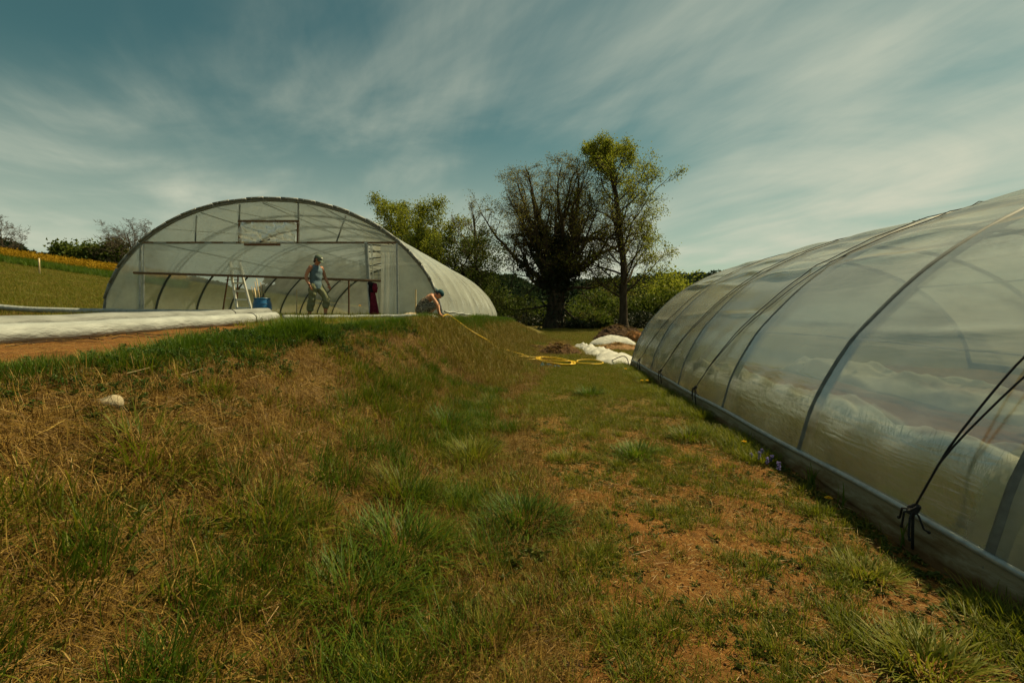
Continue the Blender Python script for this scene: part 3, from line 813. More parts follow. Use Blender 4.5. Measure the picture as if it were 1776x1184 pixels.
# beds under the near tunnel
def strip(name, label, cat, x0, x1, y0, y1, hgt, mat, seed, n=(26, 150), lump=0.5, group=None, edge=0.06):
    r_ = np.random.default_rng(seed)
    p = r_.uniform(0, 6.28, 12)
    a = np.linspace(0, 1, n[0])[:, None]; b = np.linspace(0, 1, n[1])[None, :]
    yy = y0 + (y1 - y0) * b
    cx = x0 + (x1 - x0) * a + edge * (np.sin(yy * 1.7 + p[0]) + 0.6 * np.sin(yy * 4.1 + p[1])) * np.where(a < 0.5, 1, -0.7)
    env_ = np.clip(np.minimum(a, 1 - a) * 5, 0, 1) ** 0.6 * np.clip(np.minimum(b, 1 - b) * 30, 0, 1) ** 0.6
    zz_ = hgt * env_ * (1 - lump + lump * (0.5 + 0.25 * np.sin(yy * 1.9 + p[2] + a * 3) + 0.25 * np.sin(yy * 4.7 + p[3] + a * 7)) * 1.3)
    zz_ = zz_ + env_ * hgt * 0.10 * (np.sin(a * 23 + yy * 3 + p[4]) + np.sin(a * 41 - yy * 6 + p[5]) * 0.6 + r_.normal(0, 0.25, zz_.shape))
    X_ = np.broadcast_to(cx, zz_.shape); Y_ = np.broadcast_to(yy, zz_.shape)
    Z_ = height(X_, Y_) + 0.010 + np.maximum(zz_, 0)
    o_ = ((x0 + x1) / 2, y0, H((x0 + x1) / 2, y0))
    V = np.stack([X_ - o_[0], Y_ - o_[1], Z_ - o_[2]], -1).reshape(-1, 3)
    return tag(link_mesh(name, np_mesh(name, V, [grid_faces(*n)[:, ::-1]], True), mat, None, o_), label, cat, group)
strip('mulch_fleece', 'white crumpled fleece row under the polytunnel, next to the hem grass', 'fleece', NX0 + 0.95, NX0 + 1.75, -2.5, 13.3, 0.32, M['fleece_bed'], 3, lump=0.55)
strip('soil_bed', 'bare orange soil bed between the two white fleece rows under the polytunnel', 'soil bed', NX0 + 1.95, NX0 + 3.5, -2.5, 13.3, 0.12, M['bedsoil'], 4)
strip('mulch_fleece', 'white fleece row in the middle of the polytunnel, beyond the orange soil bed', 'fleece', NX0 + 3.75, NX0 + 4.8, -2.5, 13.3, 0.34, M['fleece_bed'], 5, lump=0.5)
strip('soil_bed', 'brown soil bed along the far wall of the polytunnel', 'soil bed', NX0 + 5.3, NX0 + 8.4, -2.5, 13.3, 0.15, M['bedsoil'], 6)

# --- far greenhouse on the left
GY0 = 13.3
GX0 = atY(178, 540, GY0).x
GX1 = atY(768, 550, GY0).x
GW = GX1 - GX0
GB = 1.36
GH = atY(475, 347, GY0).z - GB
GN, GS = 9, 1.86
GSL = -0.022                                                          # it follows the terrace down
GYS = [GY0 + GS * i for i in range(GN)]
GY1 = GYS[-1]
house = thing('greenhouse', 'wide arched greenhouse on the terrace with an open front behind two people', 'greenhouse', (GX0 + GW / 2, GY0, GB))
gp = profile(100, GW, GH)
def gz(y): return GB + GSL * (y - GY0)
for i, hy in enumerate(GYS):
    rr = 0.045 if i == 0 else 0.034
    MB().loft([(GX0 + a, hy, gz(hy) + b - (0.03 if i else 0.0) - (0.35 if j in (0, 63) else 0)) for j, (a, b) in enumerate(profile(64, GW, GH))], rr, 9, ref=(0, 1, 0)).build('hoop', M['hoop' if i else 'arch'], house, True)
ysg = np.linspace(GY0 + 0.02, GY1, 150)
bayg = (ysg - GY0) / GS
gn = np.gradient(gp, axis=0); gn = np.stack([-gn[:, 1], gn[:, 0]], 1); gn /= np.linalg.norm(gn, axis=1, keepdims=True)
ug = np.linspace(0, 1, len(gp))[:, None]
offg = 0.036 - 0.085 * np.sin(np.pi * (bayg % 1))[None, :] ** 0.55 * np.sin(np.pi * ug) ** 0.4 + 0.008 * np.sin(ug * 17 + bayg[None, :] * 2)
V = np.stack([GX0 + gp[:, 0][:, None] + gn[:, 0][:, None] * offg, np.broadcast_to(ysg, offg.shape), gz(ysg)[None, :] + gp[:, 1][:, None] + gn[:, 1][:, None] * offg], -1)
V = V.reshape(-1, 3) - np.array(ORG[house])
link_mesh('film_cover', np_mesh('film_cover', V, [grid_faces(len(gp), len(ysg))], True), M['film_house'], house)
for uu in (0.22, 0.36, 0.5, 0.64, 0.78):
    a = gp[int(uu * 99)]
    MB().loft([(GX0 + a[0], GY0, gz(GY0) + a[1] - 0.075), (GX0 + a[0], GY1, gz(GY1) + a[1] - 0.075)], 0.018, 6).build('purlin', M['hoop'], house, True)
# bracing rods from the front arch to the second and third hoops
for xa, xb in ((0.20, 0.34), (0.36, 0.55), (0.50, 0.66), (0.62, 0.80)):
    MB().loft([(GX0 + GW * xa, GY0 + 0.02, GB + arch_z(GW * xa, GW, GH) - 0.06), (GX0 + GW * xb, GY0 + GS * 1.6, gz(GY0 + GS * 1.6) + arch_z(GW * xb, GW, GH) - 0.30)], 0.012, 6).build('brace', M['hoop'], house)
for hy in GYS[3:]:
    z_ = gz(hy) + 2.35
    MB().loft([(GX0 + 1.9, hy, z_), (GX1 - 1.9, hy, z_)], 0.012, 6).build('tie_bar', M['hoop'], house)
# clamping strip over the front arch: short lengths butted end to end, each a little out of line
ps = profile(27, GW, GH)
for i in range(26):
    a, b = ps[i], ps[i + 1]
    if i in (0, 25): continue
    j = 0.008 * math.sin(i * 2.7)
    q = MB().loft([(GX0 + a[0], GY0 - 0.045, GB + a[1] + 0.055 + j), (GX0 + (a[0] * 0.06 + b[0] * 0.94), GY0 - 0.045, GB + a[1] * 0.06 + b[1] * 0.94 + 0.055 + j)], 0.036, 8, ref=(0, 1, 0))
    q = q.build('clamp_strip', M['arch'], house, True)
    for t in (0.3, 0.75):
        x_, z_ = a[0] + (b[0] - a[0]) * t, a[1] + (b[1] - a[1]) * t
        MB().ball((GX0 + x_, GY0 - 0.078, GB + z_ + 0.055), (0.012, 0.012, 0.022), 6, 5).build('clip', M['roll_white'], q)
# front frame
def fp(x, y, dy=0.0): return atY(x, y, GY0 + dy)
zrail = fp(470, 422).z
zroll = fp(470, 480).z
def rail(name, p0, p1, wd, dp, mat, **k): return MB().bar(p0, p1, wd, dp).build(name, mat, house)
rail('top_rail', fp(247, 421), fp(694, 421), 0.05, 0.055, M['brown_wood'])
rb = MB().loft([fp(232, 473, -0.08), fp(430, 479, -0.08), fp(660, 487, -0.08)], 0.034, 9).build('roll_bar', M['brown_wood'], house, True)
def post(x0, y0, x1, y1, wd, mat, name='post', dy=0.0): return MB().bar(fp(x0, y0, dy), fp(x1, y1, dy), wd, wd, (0, 1, 0)).build(name, mat, house)
post(244, 421, 243, 552, 0.045, M['galv']); post(249.5, 423, 248.5, 552, 0.035, M['galv'])
post(635, 420, 644, 553, 0.085, M['galv']); post(688.5, 422, 690, 554, 0.055, M['galv'])
post(341, 374, 339, 419, 0.03, M['hoop'], 'gable_strut'); post(416, 355, 415, 384, 0.035, M['hoop'], 'gable_strut'); post(517.5, 352, 518, 382, 0.035, M['hoop'], 'gable_strut'); post(600, 374, 584, 419, 0.03, M['hoop'], 'gable_strut')
post(605, 487, 605, 548, 0.035, M['rust'], 'inner_post', 0.9)
# vent window in the gable
vent = MB()
vent.bar(fp(413.5, 384), fp(519, 384), 0.06, 0.07, (0, 0, 1)); vent.bar(fp(416, 387), fp(416, 421), 0.06, 0.06, (0, 1, 0)); vent.bar(fp(517, 387), fp(517, 421), 0.06, 0.06, (0, 1, 0))
vo = vent.build('vent_frame', M['brown_wood'], house)
V, n_ = [], (22, 34)
r_ = np.random.default_rng(11)
for i in range(n_[0]):
    for j in range(n_[1]):
        a, b = i / 21, j / 33
        p = fp(418 + 97 * b, 386 + 36 * a)
        bulge = 0.06 * math.sin(a * 3.1) * (1 + math.sin(b * 9 + a * 5)) + 0.05 * math.sin(b * 21 + a * 13) * a + 0.04 * math.sin(b * 33 - a * 9)
        V.append((p.x, p.y - 0.03 - abs(bulge), p.z))
me = np_mesh('vent_film', np.array(V) - np.array(ORG[house]), [grid_faces(*n_)], True)
link_mesh('vent_film', me, M['film_crumple'], vo)
MB().bar(fp(424, 424.5, -0.06), fp(486, 424.5, -0.06), 0.05, 0.05).build('vent_sill', M['rust'], vo)
MB().bar(fp(450, 420, -0.07), fp(468, 415, -0.07), 0.03, 0.03).build('vent_latch', M['rope'], vo)
# films of the front wall
def panel(name, pts, mat, parent=house, dy=0.0, folds=0.02, n=(26, 60)):
    """quad panel between two poly-lines (top row, bottom row of photo pixels) with hanging folds"""
    (t0, t1), (b0, b1) = pts
    V = []
    for i in range(n[0]):
        for j in range(n[1]):
            a, b = i / (n[0] - 1), j / (n[1] - 1)
            tx, ty = t0[0] + (t1[0] - t0[0]) * b, t0[1] + (t1[1] - t0[1]) * b
            bx, by = b0[0] + (b1[0] - b0[0]) * b, b0[1] + (b1[1] - b0[1]) * b
            p = fp(tx + (bx - tx) * a, ty + (by - ty) * a, dy)
            V.append((p.x, p.y + folds * (math.sin(b * 17 + 2 * a) + 0.6 * math.sin(b * 39 + a * 4)) * (0.4 + 0.6 * a), p.z))
    return link_mesh(name, np_mesh(name, np.array(V) - np.array(ORG[house]), [grid_faces(*n)], True), mat, parent)
panel('roll_film', (((249, 422), (636, 422)), ((249, 474), (640, 486))), M['film_front'], dy=-0.05, folds=0.012)
panel('door_film', (((660, 425), (687, 424)), ((661, 551), (689, 552))), M['film_door'], dy=-0.06, folds=0.02, n=(24, 24))
panel('door_film', (((641, 424), (646, 424)), ((646, 487), (649, 487))), M['film_door'], dy=-0.05, folds=0.02, n=(16, 8))
# gable film above the top rail (cut round the vent) and the two side films, following the arch
def gable(xa, xb, zlow, name, step=0.06, dy=-0.02, hole=None):
    nn_ = max(3, int((xb - xa) / step)); mb = []
    xs = np.linspace(xa, xb, nn_); rows = 14
    for i in range(rows):
        for x_ in xs:
            zt = GB + arch_z(x_ - GX0, GW, GH) - 0.0
            zl = min(zlow, zt)
            z_ = zl + (zt - zl) * i / (rows - 1)
            mb.append((x_, GY0 + dy + 0.010 * math.sin(x_ * 9 + z_ * 3) + 0.008 * math.sin(x_ * 3 - z_ * 7), z_))
    return link_mesh(name, np_mesh(name, np.array(mb) - np.array(ORG[house]), [grid_faces(rows, nn_)], True), M['film_front'], house)
xl, xr_ = fp(415, 400).x, fp(518, 400).x
gable(fp(247, 421).x, xl, zrail, 'gable_film'); gable(xr_, fp(694, 421).x, zrail, 'gable_film')
gable(xl + 0.003, xr_ - 0.003, fp(470, 383).z, 'gable_film')
gable(GX0 + 0.01, fp(246, 421).x, GB - 0.15, 'side_film'); gable(fp(691, 421).x, GX1 - 0.01, GB - 0.15, 'side_film')
# hem band of spare white film along the sunny long side
rows = []
for j, f in enumerate(np.linspace(0, 1, 6)):
    rows.append([(GX1 + 0.045 + 0.05 * f + 0.02 * math.sin(y_ * 3 + j), y_, gz(y_) + 0.17 - 0.30 * f + 0.012 * math.sin(y_ * 4)) for y_ in np.linspace(GY0, GY1, 80)])
link_mesh('film_hem', np_mesh('film_hem', np.array(rows).reshape(-1, 3) - np.array(ORG[house]), [grid_faces(6, 80)], True), M['film_house'], house)
MB().loft([(GX1 + 0.05, y_, gz(y_) + 0.17 + 0.012 * math.sin(y_ * 4)) for y_ in np.linspace(GY0, GY1, 60)], 0.028, 7).build('hem_rail', M['roll_white'], house, True)
# far end wall
eb = profile(50, GW, GH)
MB().add([(GX0 + a, GY1 + 0.04, gz(GY1) + b) for a, b in eb], [tuple(range(50))]).build('end_film', M['film_house'], house)
for f in (0.3, 0.45, 0.6, 0.75):
    MB().bar((GX0 + GW * f, GY1, gz(GY1) - 0.1), (GX0 + GW * f, GY1, gz(GY1) + arch_z(GW * f, GW, GH)), 0.05, 0.05, (0, 1, 0)).build('end_post', M['galv'], house)

# ------------------------------------------------------------------ trees
def tubes_np(lines, sides_for):
    """lines: list of (pts (k,3), radii (k,), level)"""
    Vs, Fs, off = [], [], 0
    for pts, rad, lv in lines:
        s = sides_for(lv); k = len(pts)
        t = np.gradient(pts, axis=0); t /= (np.linalg.norm(t, axis=1, keepdims=True) + 1e-9)
        ref = np.array([0.31, 0.17, 0.93]) if abs(t[0, 2]) < 0.8 else np.array([0.95, 0.2, 0.1])
        a = np.cross(t, ref); a /= (np.linalg.norm(a, axis=1, keepdims=True) + 1e-9); b = np.cross(t, a)
        th = np.arange(s) * 2 * np.pi / s
        ring = pts[:, None, :] + rad[:, None, None] * (np.cos(th)[None, :, None] * a[:, None, :] + np.sin(th)[None, :, None] * b[:, None, :])
        Vs.append(ring.reshape(-1, 3))
        i = np.arange(k - 1)[:, None] * s; j = np.arange(s)[None, :]; j2 = (j + 1) % s
        f = np.stack([i + j, i + j2, i + s + j2, i + s + j], -1).reshape(-1, 4)
        Fs.append(f + off); off += k * s
    return np.concatenate(Vs), [np.concatenate(Fs)]
def grow(r_, p, d, length, rad, lv, out, P):
    """one branch, then its children; P holds per-level settings"""
    seg = P['seg'][lv]; pts = [p.copy()]; rd = [rad]; dirs = []
    q = p.copy(); d = d / np.linalg.norm(d)
    tip = P['tip'][lv]
    for i in range(seg):
        d = d + r_.normal(0, P['jit'][lv], 3) + np.array([0, 0, P['up'][lv]])
        d /= np.linalg.norm(d)
        q = q + d * length / seg
        pts.append(q.copy()); rd.append(rad * (1 - (1 - tip) * ((i + 1) / seg) ** 0.9)); dirs.append(d.copy())
    pts, rd = np.array(pts), np.array(rd)
    out.append((pts, rd, lv))
    if lv + 1 >= P['levels']: return
    n = P['n'][lv]; n = max(1, int(round(n * r_.uniform(0.75, 1.25))))
    for k in range(n):
        f = P['start'][lv] + (0.98 - P['start'][lv]) * (k + r_.uniform(0, 0.9)) / n
        x = f * seg; i = min(int(x), seg - 1); pp = pts[i] + (pts[i + 1] - pts[i]) * (x - i); dd = dirs[i]
        ang = r_.normal(P['ang'][lv], 0.20); az = (k * 2.4 + r_.uniform(-0.5, 0.5)) if lv == 0 else r_.uniform(0, 6.283)
        ref = np.array([0, 0, 1.0]) if abs(dd[2]) < 0.9 else np.array([1.0, 0, 0])
        a = np.cross(dd, ref); a /= np.linalg.norm(a); b = np.cross(dd, a)
        nd = dd * math.cos(ang) + (a * math.cos(az) + b * math.sin(az)) * math.sin(ang)
        ln = length * P['len'][lv] * r_.uniform(0.65, 1.15)
        if lv == 0: ln = P['crown'](f) * P['h'] * r_.uniform(0.82, 1.12)
        else: ln *= (1 - 0.45 * f)
        r0 = rd[i] * P['rr'][lv] * r_.uniform(0.75, 1.05)
        grow(r_, pp, nd, ln, max(r0, P['rmin']), lv + 1, out, P)
def make_tree(name, label, base, h, seed, P, bark, leafmat_, nleaf, leafsize, group=None, leaf_bias=None, ivy=0, lean=(0, 0), extra_limbs=None, cat='tree', trunk_r=None):
    r_ = np.random.default_rng(seed)
    P = dict(P); P['h'] = h
    t = thing(name, label, cat, base, group)
    out = []
    tr = trunk_r or h * 0.022
    grow(r_, np.array([0, 0, -0.3]), np.array([lean[0], lean[1], 1.0]), h * P.get('trunk', 0.93), tr, 0, out, P)
    for (f, az, el, ln, rr) in (extra_limbs or []):
        pts0 = out[0][0]; i = int(f * (len(pts0) - 1))
        grow(r_, pts0[i], np.array([math.cos(az) * math.cos(el), math.sin(az) * math.cos(el), math.sin(el)]), ln * h, rr, 1, out, P)
    kz = 0.96 * h / np.percentile([b_[0][-1, 2] for b_ in out if b_[2] >= 2], 97)
    for b_ in out:
        z_ = b_[0][:, 2] * kz
        b_[0][:, 2] = np.where(z_ > 0.86 * h, 0.86 * h + (z_ - 0.86 * h) * 0.32, z_)
    pts0, rd0, _ = out[0]
    rd0[0] *= 1.5
    V, F = tubes_np([b for b in out if b[2] < 2], lambda lv: (12, 8)[lv])
    tk = link_mesh('trunk', np_mesh('trunk', V, F, True), bark, t)
    V, F = tubes_np([b for b in out if b[2] >= 2], lambda lv: (4, 3, 3, 3)[min(lv - 2, 3)])
    link_mesh('branches', np_mesh('branches', V, F, True), bark, t)
    tw = [b for b in out if b[2] == P['levels'] - 1]
    if nleaf:
        wgt = np.ones(len(tw))
        if leaf_bias is not None: wgt = np.array([max(0.0, leaf_bias(b[0][-1] / h)) for b in tw])
        wgt = wgt * r_.uniform(0.25, 1, len(tw)); wgt /= wgt.sum()
        pick = r_.choice(len(tw), nleaf, p=wgt)
        f = r_.uniform(0.15, 1.05, nleaf)
        p0 = np.array([tw[i][0][0] for i in pick]); p1 = np.array([tw[i][0][-1] for i in pick])
        P_ = p0 + (p1 - p0) * f[:, None] + r_.normal(0, leafsize * 1.5, (nleaf, 3))
        D_ = r_.normal(0, 1, (nleaf, 3)) + np.array([0, 0, -0.1])
        lv = leaves(P_, D_, leafsize, 0.75, 0.2, r_)
        link_mesh('crown', join_parts('crown', [lv]), leafmat_, t)
    if ivy:
        big = [b for b in out if b[2] <= 1]
        seglist = [(b[0][i], b[0][i + 1], b[1][i], b[1][i + 1]) for b in big for i in range(len(b[0]) - 1) if b[1][i] > 0.19 and b[0][i][2] < h * 0.66]
        wg = np.array([np.linalg.norm(s[1] - s[0]) * (s[2] + 0.5) for s in seglist]); wg /= wg.sum()
        pick = r_.choice(len(seglist), ivy, p=wg); f = r_.uniform(0, 1, ivy)
        c = np.array([seglist[i][0] + (seglist[i][1] - seglist[i][0]) * ff for i, ff in zip(pick, f)])
        rr = np.array([seglist[i][2] for i in pick])
        o_ = r_.normal(0, 1, (ivy, 3)); o_ /= np.linalg.norm(o_, axis=1, keepdims=True)
        lump = 0.5 + 0.5 * np.sin(c[:, 2] * 1.9 + c[:, 0] * 1.1) * np.cos(c[:, 1] * 1.3 + c[:, 2] * 0.7)
        P_ = c + o_ * (rr * 0.9 + 0.10 + r_.gamma(1.6, 0.17, ivy) * (0.45 + lump))[:, None]
        lv = leaves(P_, o_ + np.array([0, 0, -0.5]), 0.26, 0.9, 0.3, r_)
        link_mesh('ivy', join_parts('ivy', [lv]), G['ivy'], t)
    return t
def at_ground_Y(px, Y):
    d = ray(px, 560); p = EYE + d * (Y / d.y)
    return Vector((p.x, p.y, H(p.x, p.y)))
P_spread = dict(levels=5, seg=[9, 9, 6, 4, 3], tip=[0.35, 0.18, 0.2, 0.3, 0.4], jit=[0.05, 0.13, 0.16, 0.18, 0.2], up=[0.01, 0.055, 0.04, 0.03, 0.03],
                n=[22, 9, 8, 6], start=[0.26, 0.18, 0.15, 0.1], ang=[0.95, 0.75, 0.70, 0.65], len=[0.5, 0.46, 0.48, 0.5], rr=[0.50, 0.55, 0.55, 0.55], rmin=0.011,
                crown=lambda f: 0.62 * math.sin(math.pi * min(1, 0.22 + 0.72 * (1 - f))) + 0.10, trunk=0.72)
P_oak = dict(P_spread, up=[0.0, 0.012, 0.02, 0.02, 0.02], jit=[0.05, 0.16, 0.18, 0.2, 0.2], ang=[1.2, 0.85, 0.75, 0.7], n=[22, 9, 7, 5], crown=lambda f: 0.52 * math.sin(math.pi * (0.30 + 0.5 * (1 - f))) + 0.04, start=[0.22, 0.15, 0.15, 0.1], len=[0.5, 0.5, 0.55, 0.55], trunk=0.66)
P_fan = dict(P_spread, n=[18, 12, 9, 5], seg=[6, 12, 6, 4, 3], ang=[0.88, 0.85, 0.75, 0.7], start=[0.40, 0.22, 0.15, 0.1], len=[0.5, 0.50, 0.52, 0.5], jit=[0.04, 0.17, 0.18, 0.2, 0.2],
             up=[0.0, 0.012, 0.03, 0.03, 0.03], crown=lambda f: 0.56 - 0.05 * f, trunk=0.40, rr=[0.36, 0.42, 0.5, 0.55], tip=[0.75, 0.12, 0.2, 0.3, 0.4])
P_tall = dict(P_spread, n=[40, 10, 6, 5], seg=[14, 8, 5, 4, 3], ang=[0.88, 0.65, 0.6, 0.6], start=[0.14, 0.15, 0.2, 0.15], up=[0.005, 0.075, 0.05, 0.03, 0.03],
              crown=lambda f: 0.33 * (1 - max(0, f - 0.5) * 1.35) * (0.8 + 0.2 * min(1, f * 3)) + 0.03, trunk=0.97, rr=[0.34, 0.5, 0.55, 0.55])
P_vase = dict(P_spread, n=[14, 8, 6, 5], ang=[0.42, 0.5, 0.5, 0.55], up=[0.0, 0.06, 0.06, 0.05, 0.03], start=[0.30, 0.2, 0.2, 0.15],
              crown=lambda f: 0.44 * (1 - 0.55 * f), trunk=0.8)
ivyb = at_ground_Y(962, 50)
make_tree('ivy_tree', 'broad half-bare tree with a dark ivy-covered trunk and wide limbs', ivyb, (565 - 266) / FPX * 50, 21, P_fan, M['bark'], G['olive'], 32000, 0.13, ivy=12000, trunk_r=1.0,
          extra_limbs=[(0.66, R(182), R(48), 0.60, 0.34), (0.66, R(5), R(45), 0.56, 0.32), (0.5, R(170), R(18), 0.46, 0.24), (0.5, R(-8), R(20), 0.44, 0.22), (0.34, R(-30), R(4), 0.34, 0.15), (0.34, R(200), R(2), 0.36, 0.14), (0.8, R(95), R(80), 0.60, 0.36), (0.8, R(0), R(72), 0.60, 0.34), (0.8, R(185), R(70), 0.58, 0.34)])
tallb = at_ground_Y(1082, 47)
make_tree('tall_tree', 'tall slender tree with yellow-green leaves mostly at its top', tallb, (566 - 224) / FPX * 47, 5, P_tall, M['bark'], G['oak'], 21000, 0.16, leaf_bias=lambda p: 0.12 + 1.5 * max(0, p[2] - 0.58) ** 1.1 + 0.35 * (p[0] > 0.08) * (p[2] < 0.6), trunk_r=0.42)
make_tree('bare_tree', 'slim grey bare tree left of the ivy-covered tree', at_ground_Y(826, 56), (565 - 332) / FPX * 56, 52, P_vase, M['bark_pale'], G['olive'], 900, 0.15, trunk_r=0.28, ivy=1500)
def far_tree(px, ytop, Y, seed, P, lab, bark, leaf, nl, ls=0.3, name='hedge_tree', pz=None, group=None):
    d = ray(px, 540); p = EYE + d * (Y / d.y); z = H(p.x, p.y)
    top = atY(px, ytop, Y).z
    return make_tree(name, lab, (p.x, p.y, z), max(2.0, top - z), seed, P, bark, leaf, nl, ls, trunk_r=(top - z) * 0.022, group=group)
P_dome = dict(P_fan, n=[16, 10, 8, 5], ang=[0.95, 0.85, 0.75, 0.7], start=[0.30, 0.18, 0.15, 0.1], crown=lambda f: 0.50 + 0.04 * f, trunk=0.42)
P_small = dict(P_oak, levels=4, n=[12, 7, 7], crown=lambda f: 0.26 * math.sin(math.pi * (0.2 + 0.62 * (1 - f))) + 0.05, start=[0.15, 0.2, 0.2], ang=[0.9, 0.7, 0.65])
make_tree('oak_tree', 'round-crowned leafy tree rising behind the greenhouse roof', at_ground_Y(722, 58), (565 - 345) / FPX * 58, 37, P_dome, M['bark'], G['oak'], 46000, 0.19, trunk_r=0.40)
make_tree('leafy_tree', 'lower bright green tree between the round-crowned tree and the bare tree', at_ground_Y(793, 55), (565 - 392) / FPX * 55, 44, P_dome, M['bark'], G['bush'], 15000, 0.20, trunk_r=0.30, ivy=2500)
far_tree(14, 372, 62, 61, P_oak, 'bare spreading tree above the yellow flower field', M['bark_pale'], None, 0, name='bare_tree')
far_tree(243, 376, 64, 62, P_oak, 'bare tree showing over the shoulder of the greenhouse roof', M['bark_pale'], None, 0, name='bare_tree')
for k, (px, yt, lb) in enumerate(((117, 433, 'small round tree on the crest, second from the bare spreading tree'), (149, 440, 'smallest round tree on the crest of the flower field'), (172, 437, 'small dense tree on the crest between two larger ones'), (203, 425, 'dark green dense tree where the crest meets the greenhouse'))):
    far_tree(px, yt, 63.5, 70 + k, P_small, lb, M['bark'], G['bush'], 5000, 0.40, group='small trees on the crest of the field')
def bush(name, label, base, rx, ry, rz, n, ls, mat, seed, group=None, cat='bush', low=0.0):
    r_ = np.random.default_rng(seed)
    t = thing(name, label, cat, base, group)
    nl = 26
    lc = r_.normal(0, 0.42, (nl, 3)) * np.array([rx, ry, rz]); lc[:, 2] = np.abs(lc[:, 2]) * 0.9 + rz * 0.28
    lr = r_.uniform(0.22, 0.5, nl)[:, None] * np.array([rx, ry, rz])
    pk = r_.integers(0, nl, n); o_ = r_.normal(0, 1, (n, 3)); o_ /= np.linalg.norm(o_, axis=1, keepdims=True)
    rad = r_.uniform(0.35, 1.08, n)[:, None] ** 0.5
    P_ = lc[pk] + o_ * lr[pk] * rad; P_[:, 2] = np.maximum(P_[:, 2], low + 0.05 * r_.uniform(0, 1, n))
    link_mesh('crown', join_parts('crown', [leaves(P_, o_ + r_.normal(0, 0.6, (n, 3)), ls, 0.8, 0.25, r_)]), mat, t)
    lines = []
    for i in range(nl):
        b0 = np.array([r_.normal(0, rx * 0.12), r_.normal(0, ry * 0.12), -0.2]); e0 = lc[i]
        mid = (b0 + e0) / 2 + r_.normal(0, 0.08, 3) * rx
        lines.append((np.array([b0, mid, e0]), np.array([0.05, 0.035, 0.012]) * (0.6 + rz * 0.15), 1))
    V, F = tubes_np(lines, lambda l: 5)
    link_mesh('stem', np_mesh('stem', V, F, True), M['bark'], t)
    return t
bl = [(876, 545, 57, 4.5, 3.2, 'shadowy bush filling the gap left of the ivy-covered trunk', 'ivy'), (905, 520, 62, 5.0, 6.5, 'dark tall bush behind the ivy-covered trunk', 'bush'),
      (1012, 525, 60, 4.5, 4.8, 'green bush between the ivy-covered tree and the tall tree', 'bush'), (1045, 505, 66, 5.0, 7.0, 'tall soft bush behind the tall tree', 'bush'),
      (1125, 500, 57, 4.6, 6.0, 'dark bush right of the tall tree trunk', 'bush'), (1160, 468, 62, 4.5, 9.0, 'leafy yellow-green bush topping the tunnel end', 'oak'),
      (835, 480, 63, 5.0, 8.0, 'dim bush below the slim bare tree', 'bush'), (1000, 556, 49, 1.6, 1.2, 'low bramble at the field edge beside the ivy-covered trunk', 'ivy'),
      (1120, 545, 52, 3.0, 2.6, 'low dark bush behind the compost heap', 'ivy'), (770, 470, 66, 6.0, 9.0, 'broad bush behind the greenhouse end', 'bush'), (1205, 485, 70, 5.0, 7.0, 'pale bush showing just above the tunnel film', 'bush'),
      (1035, 545, 51, 2.2, 2.4, 'scrubby green bush in front of the tall tree', 'bush')]
for k, (px, yt, Y, rx, rz, lb, mt) in enumerate(bl):
    b0 = at_ground_Y(px, Y); top = atY(px, yt, Y).z
    hh = max(0.8, top - b0.z)
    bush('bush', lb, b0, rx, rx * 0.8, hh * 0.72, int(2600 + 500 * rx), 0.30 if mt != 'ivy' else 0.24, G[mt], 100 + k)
# tree line seen through the near tunnel and beyond it
for k, (x_, y_, rx, rz) in enumerate(((24, 14, 4, 5.0), (26, 22, 5, 6.5), (22, 30, 4, 5), (24, 5, 4, 4.5), (30, 38, 5, 7))):
    bush('hedge_bush', ('bushy hedge shrub dimly seen through the polytunnel film'), Vector((x_, y_, H(x_, y_))), rx, rx, rz * 0.72, 3500, 0.34, G['bush'], 140 + k, 'hedge shrubs beyond the polytunnel')
# hedge along the crest of the flower field
hx = np.linspace(-100, -46, 70)
r_ = np.random.default_rng(9)
cz = np.stack([hx, np.full(70, 65.0) + r_.normal(0, 0.5, 70), height(hx, np.full(70, 65.0))], 1)
n_ = 26000; pk = r_.integers(0, 70, n_); o_ = r_.normal(0, 1, (n_, 3)); o_ /= np.linalg.norm(o_, axis=1, keepdims=True)
hs = (1.0 + 0.6 * np.sin(hx * 0.5) * np.cos(hx * 0.21) + r_.uniform(0, 0.5, 70)) * np.interp(hx, [-100, -75, -55, -46], [1.5, 0.9, 0.40, 0.35])
P_ = cz[pk] + o_ * np.stack([np.full(n_, 0.9), np.full(n_, 1.0), hs[pk]], 1) * r_.uniform(0.5, 1.05, n_)[:, None]
P_[:, 2] += hs[pk] * 0.5
hd = thing('hedge', 'dark hedge along the crest behind the yellow flower strip', 'hedge', (-70, 65, H(-70, 65)))
V, q, t_ = leaves(P_ - np.array(ORG[hd]), o_, 0.40, 0.8, 0.2, r_)
link_mesh('foliage', np_mesh('foliage', V, [t_]), G['far'], hd)
# woods on the far hills
def blob(seed, conifer=False):
    r_ = np.random.default_rng(seed); n = 420
    o_ = r_.normal(0, 1, (n, 3)); o_ /= np.linalg.norm(o_, axis=1, keepdims=True)
    if conifer:
        z = r_.uniform(0, 1, n) ** 1.4; a = r_.uniform(0, 6.28, n)
        P = np.stack([np.cos(a) * (1 - z) * 0.42, np.sin(a) * (1 - z) * 0.42, z * 2.2], 1); D = np.stack([np.cos(a), np.sin(a), -0.4 + 0 * a], 1)
    else:
        lc = r_.normal(0, 0.32, (7, 3)); P = lc[r_.integers(0, 7, n)] + o_ * r_.uniform(0.3, 0.55, n)[:, None]; P[:, 2] = P[:, 2] * 1.0 + 1.0; D = o_
    V, q, t_ = leaves(P, D, 0.30, 0.9, 0.1, r_)
    return np_mesh('wood', V, [t_])
cw = proto_set('wood', [blob(s, s % 3 == 0) for s in range(9)], G['far'])
n_ = 9000
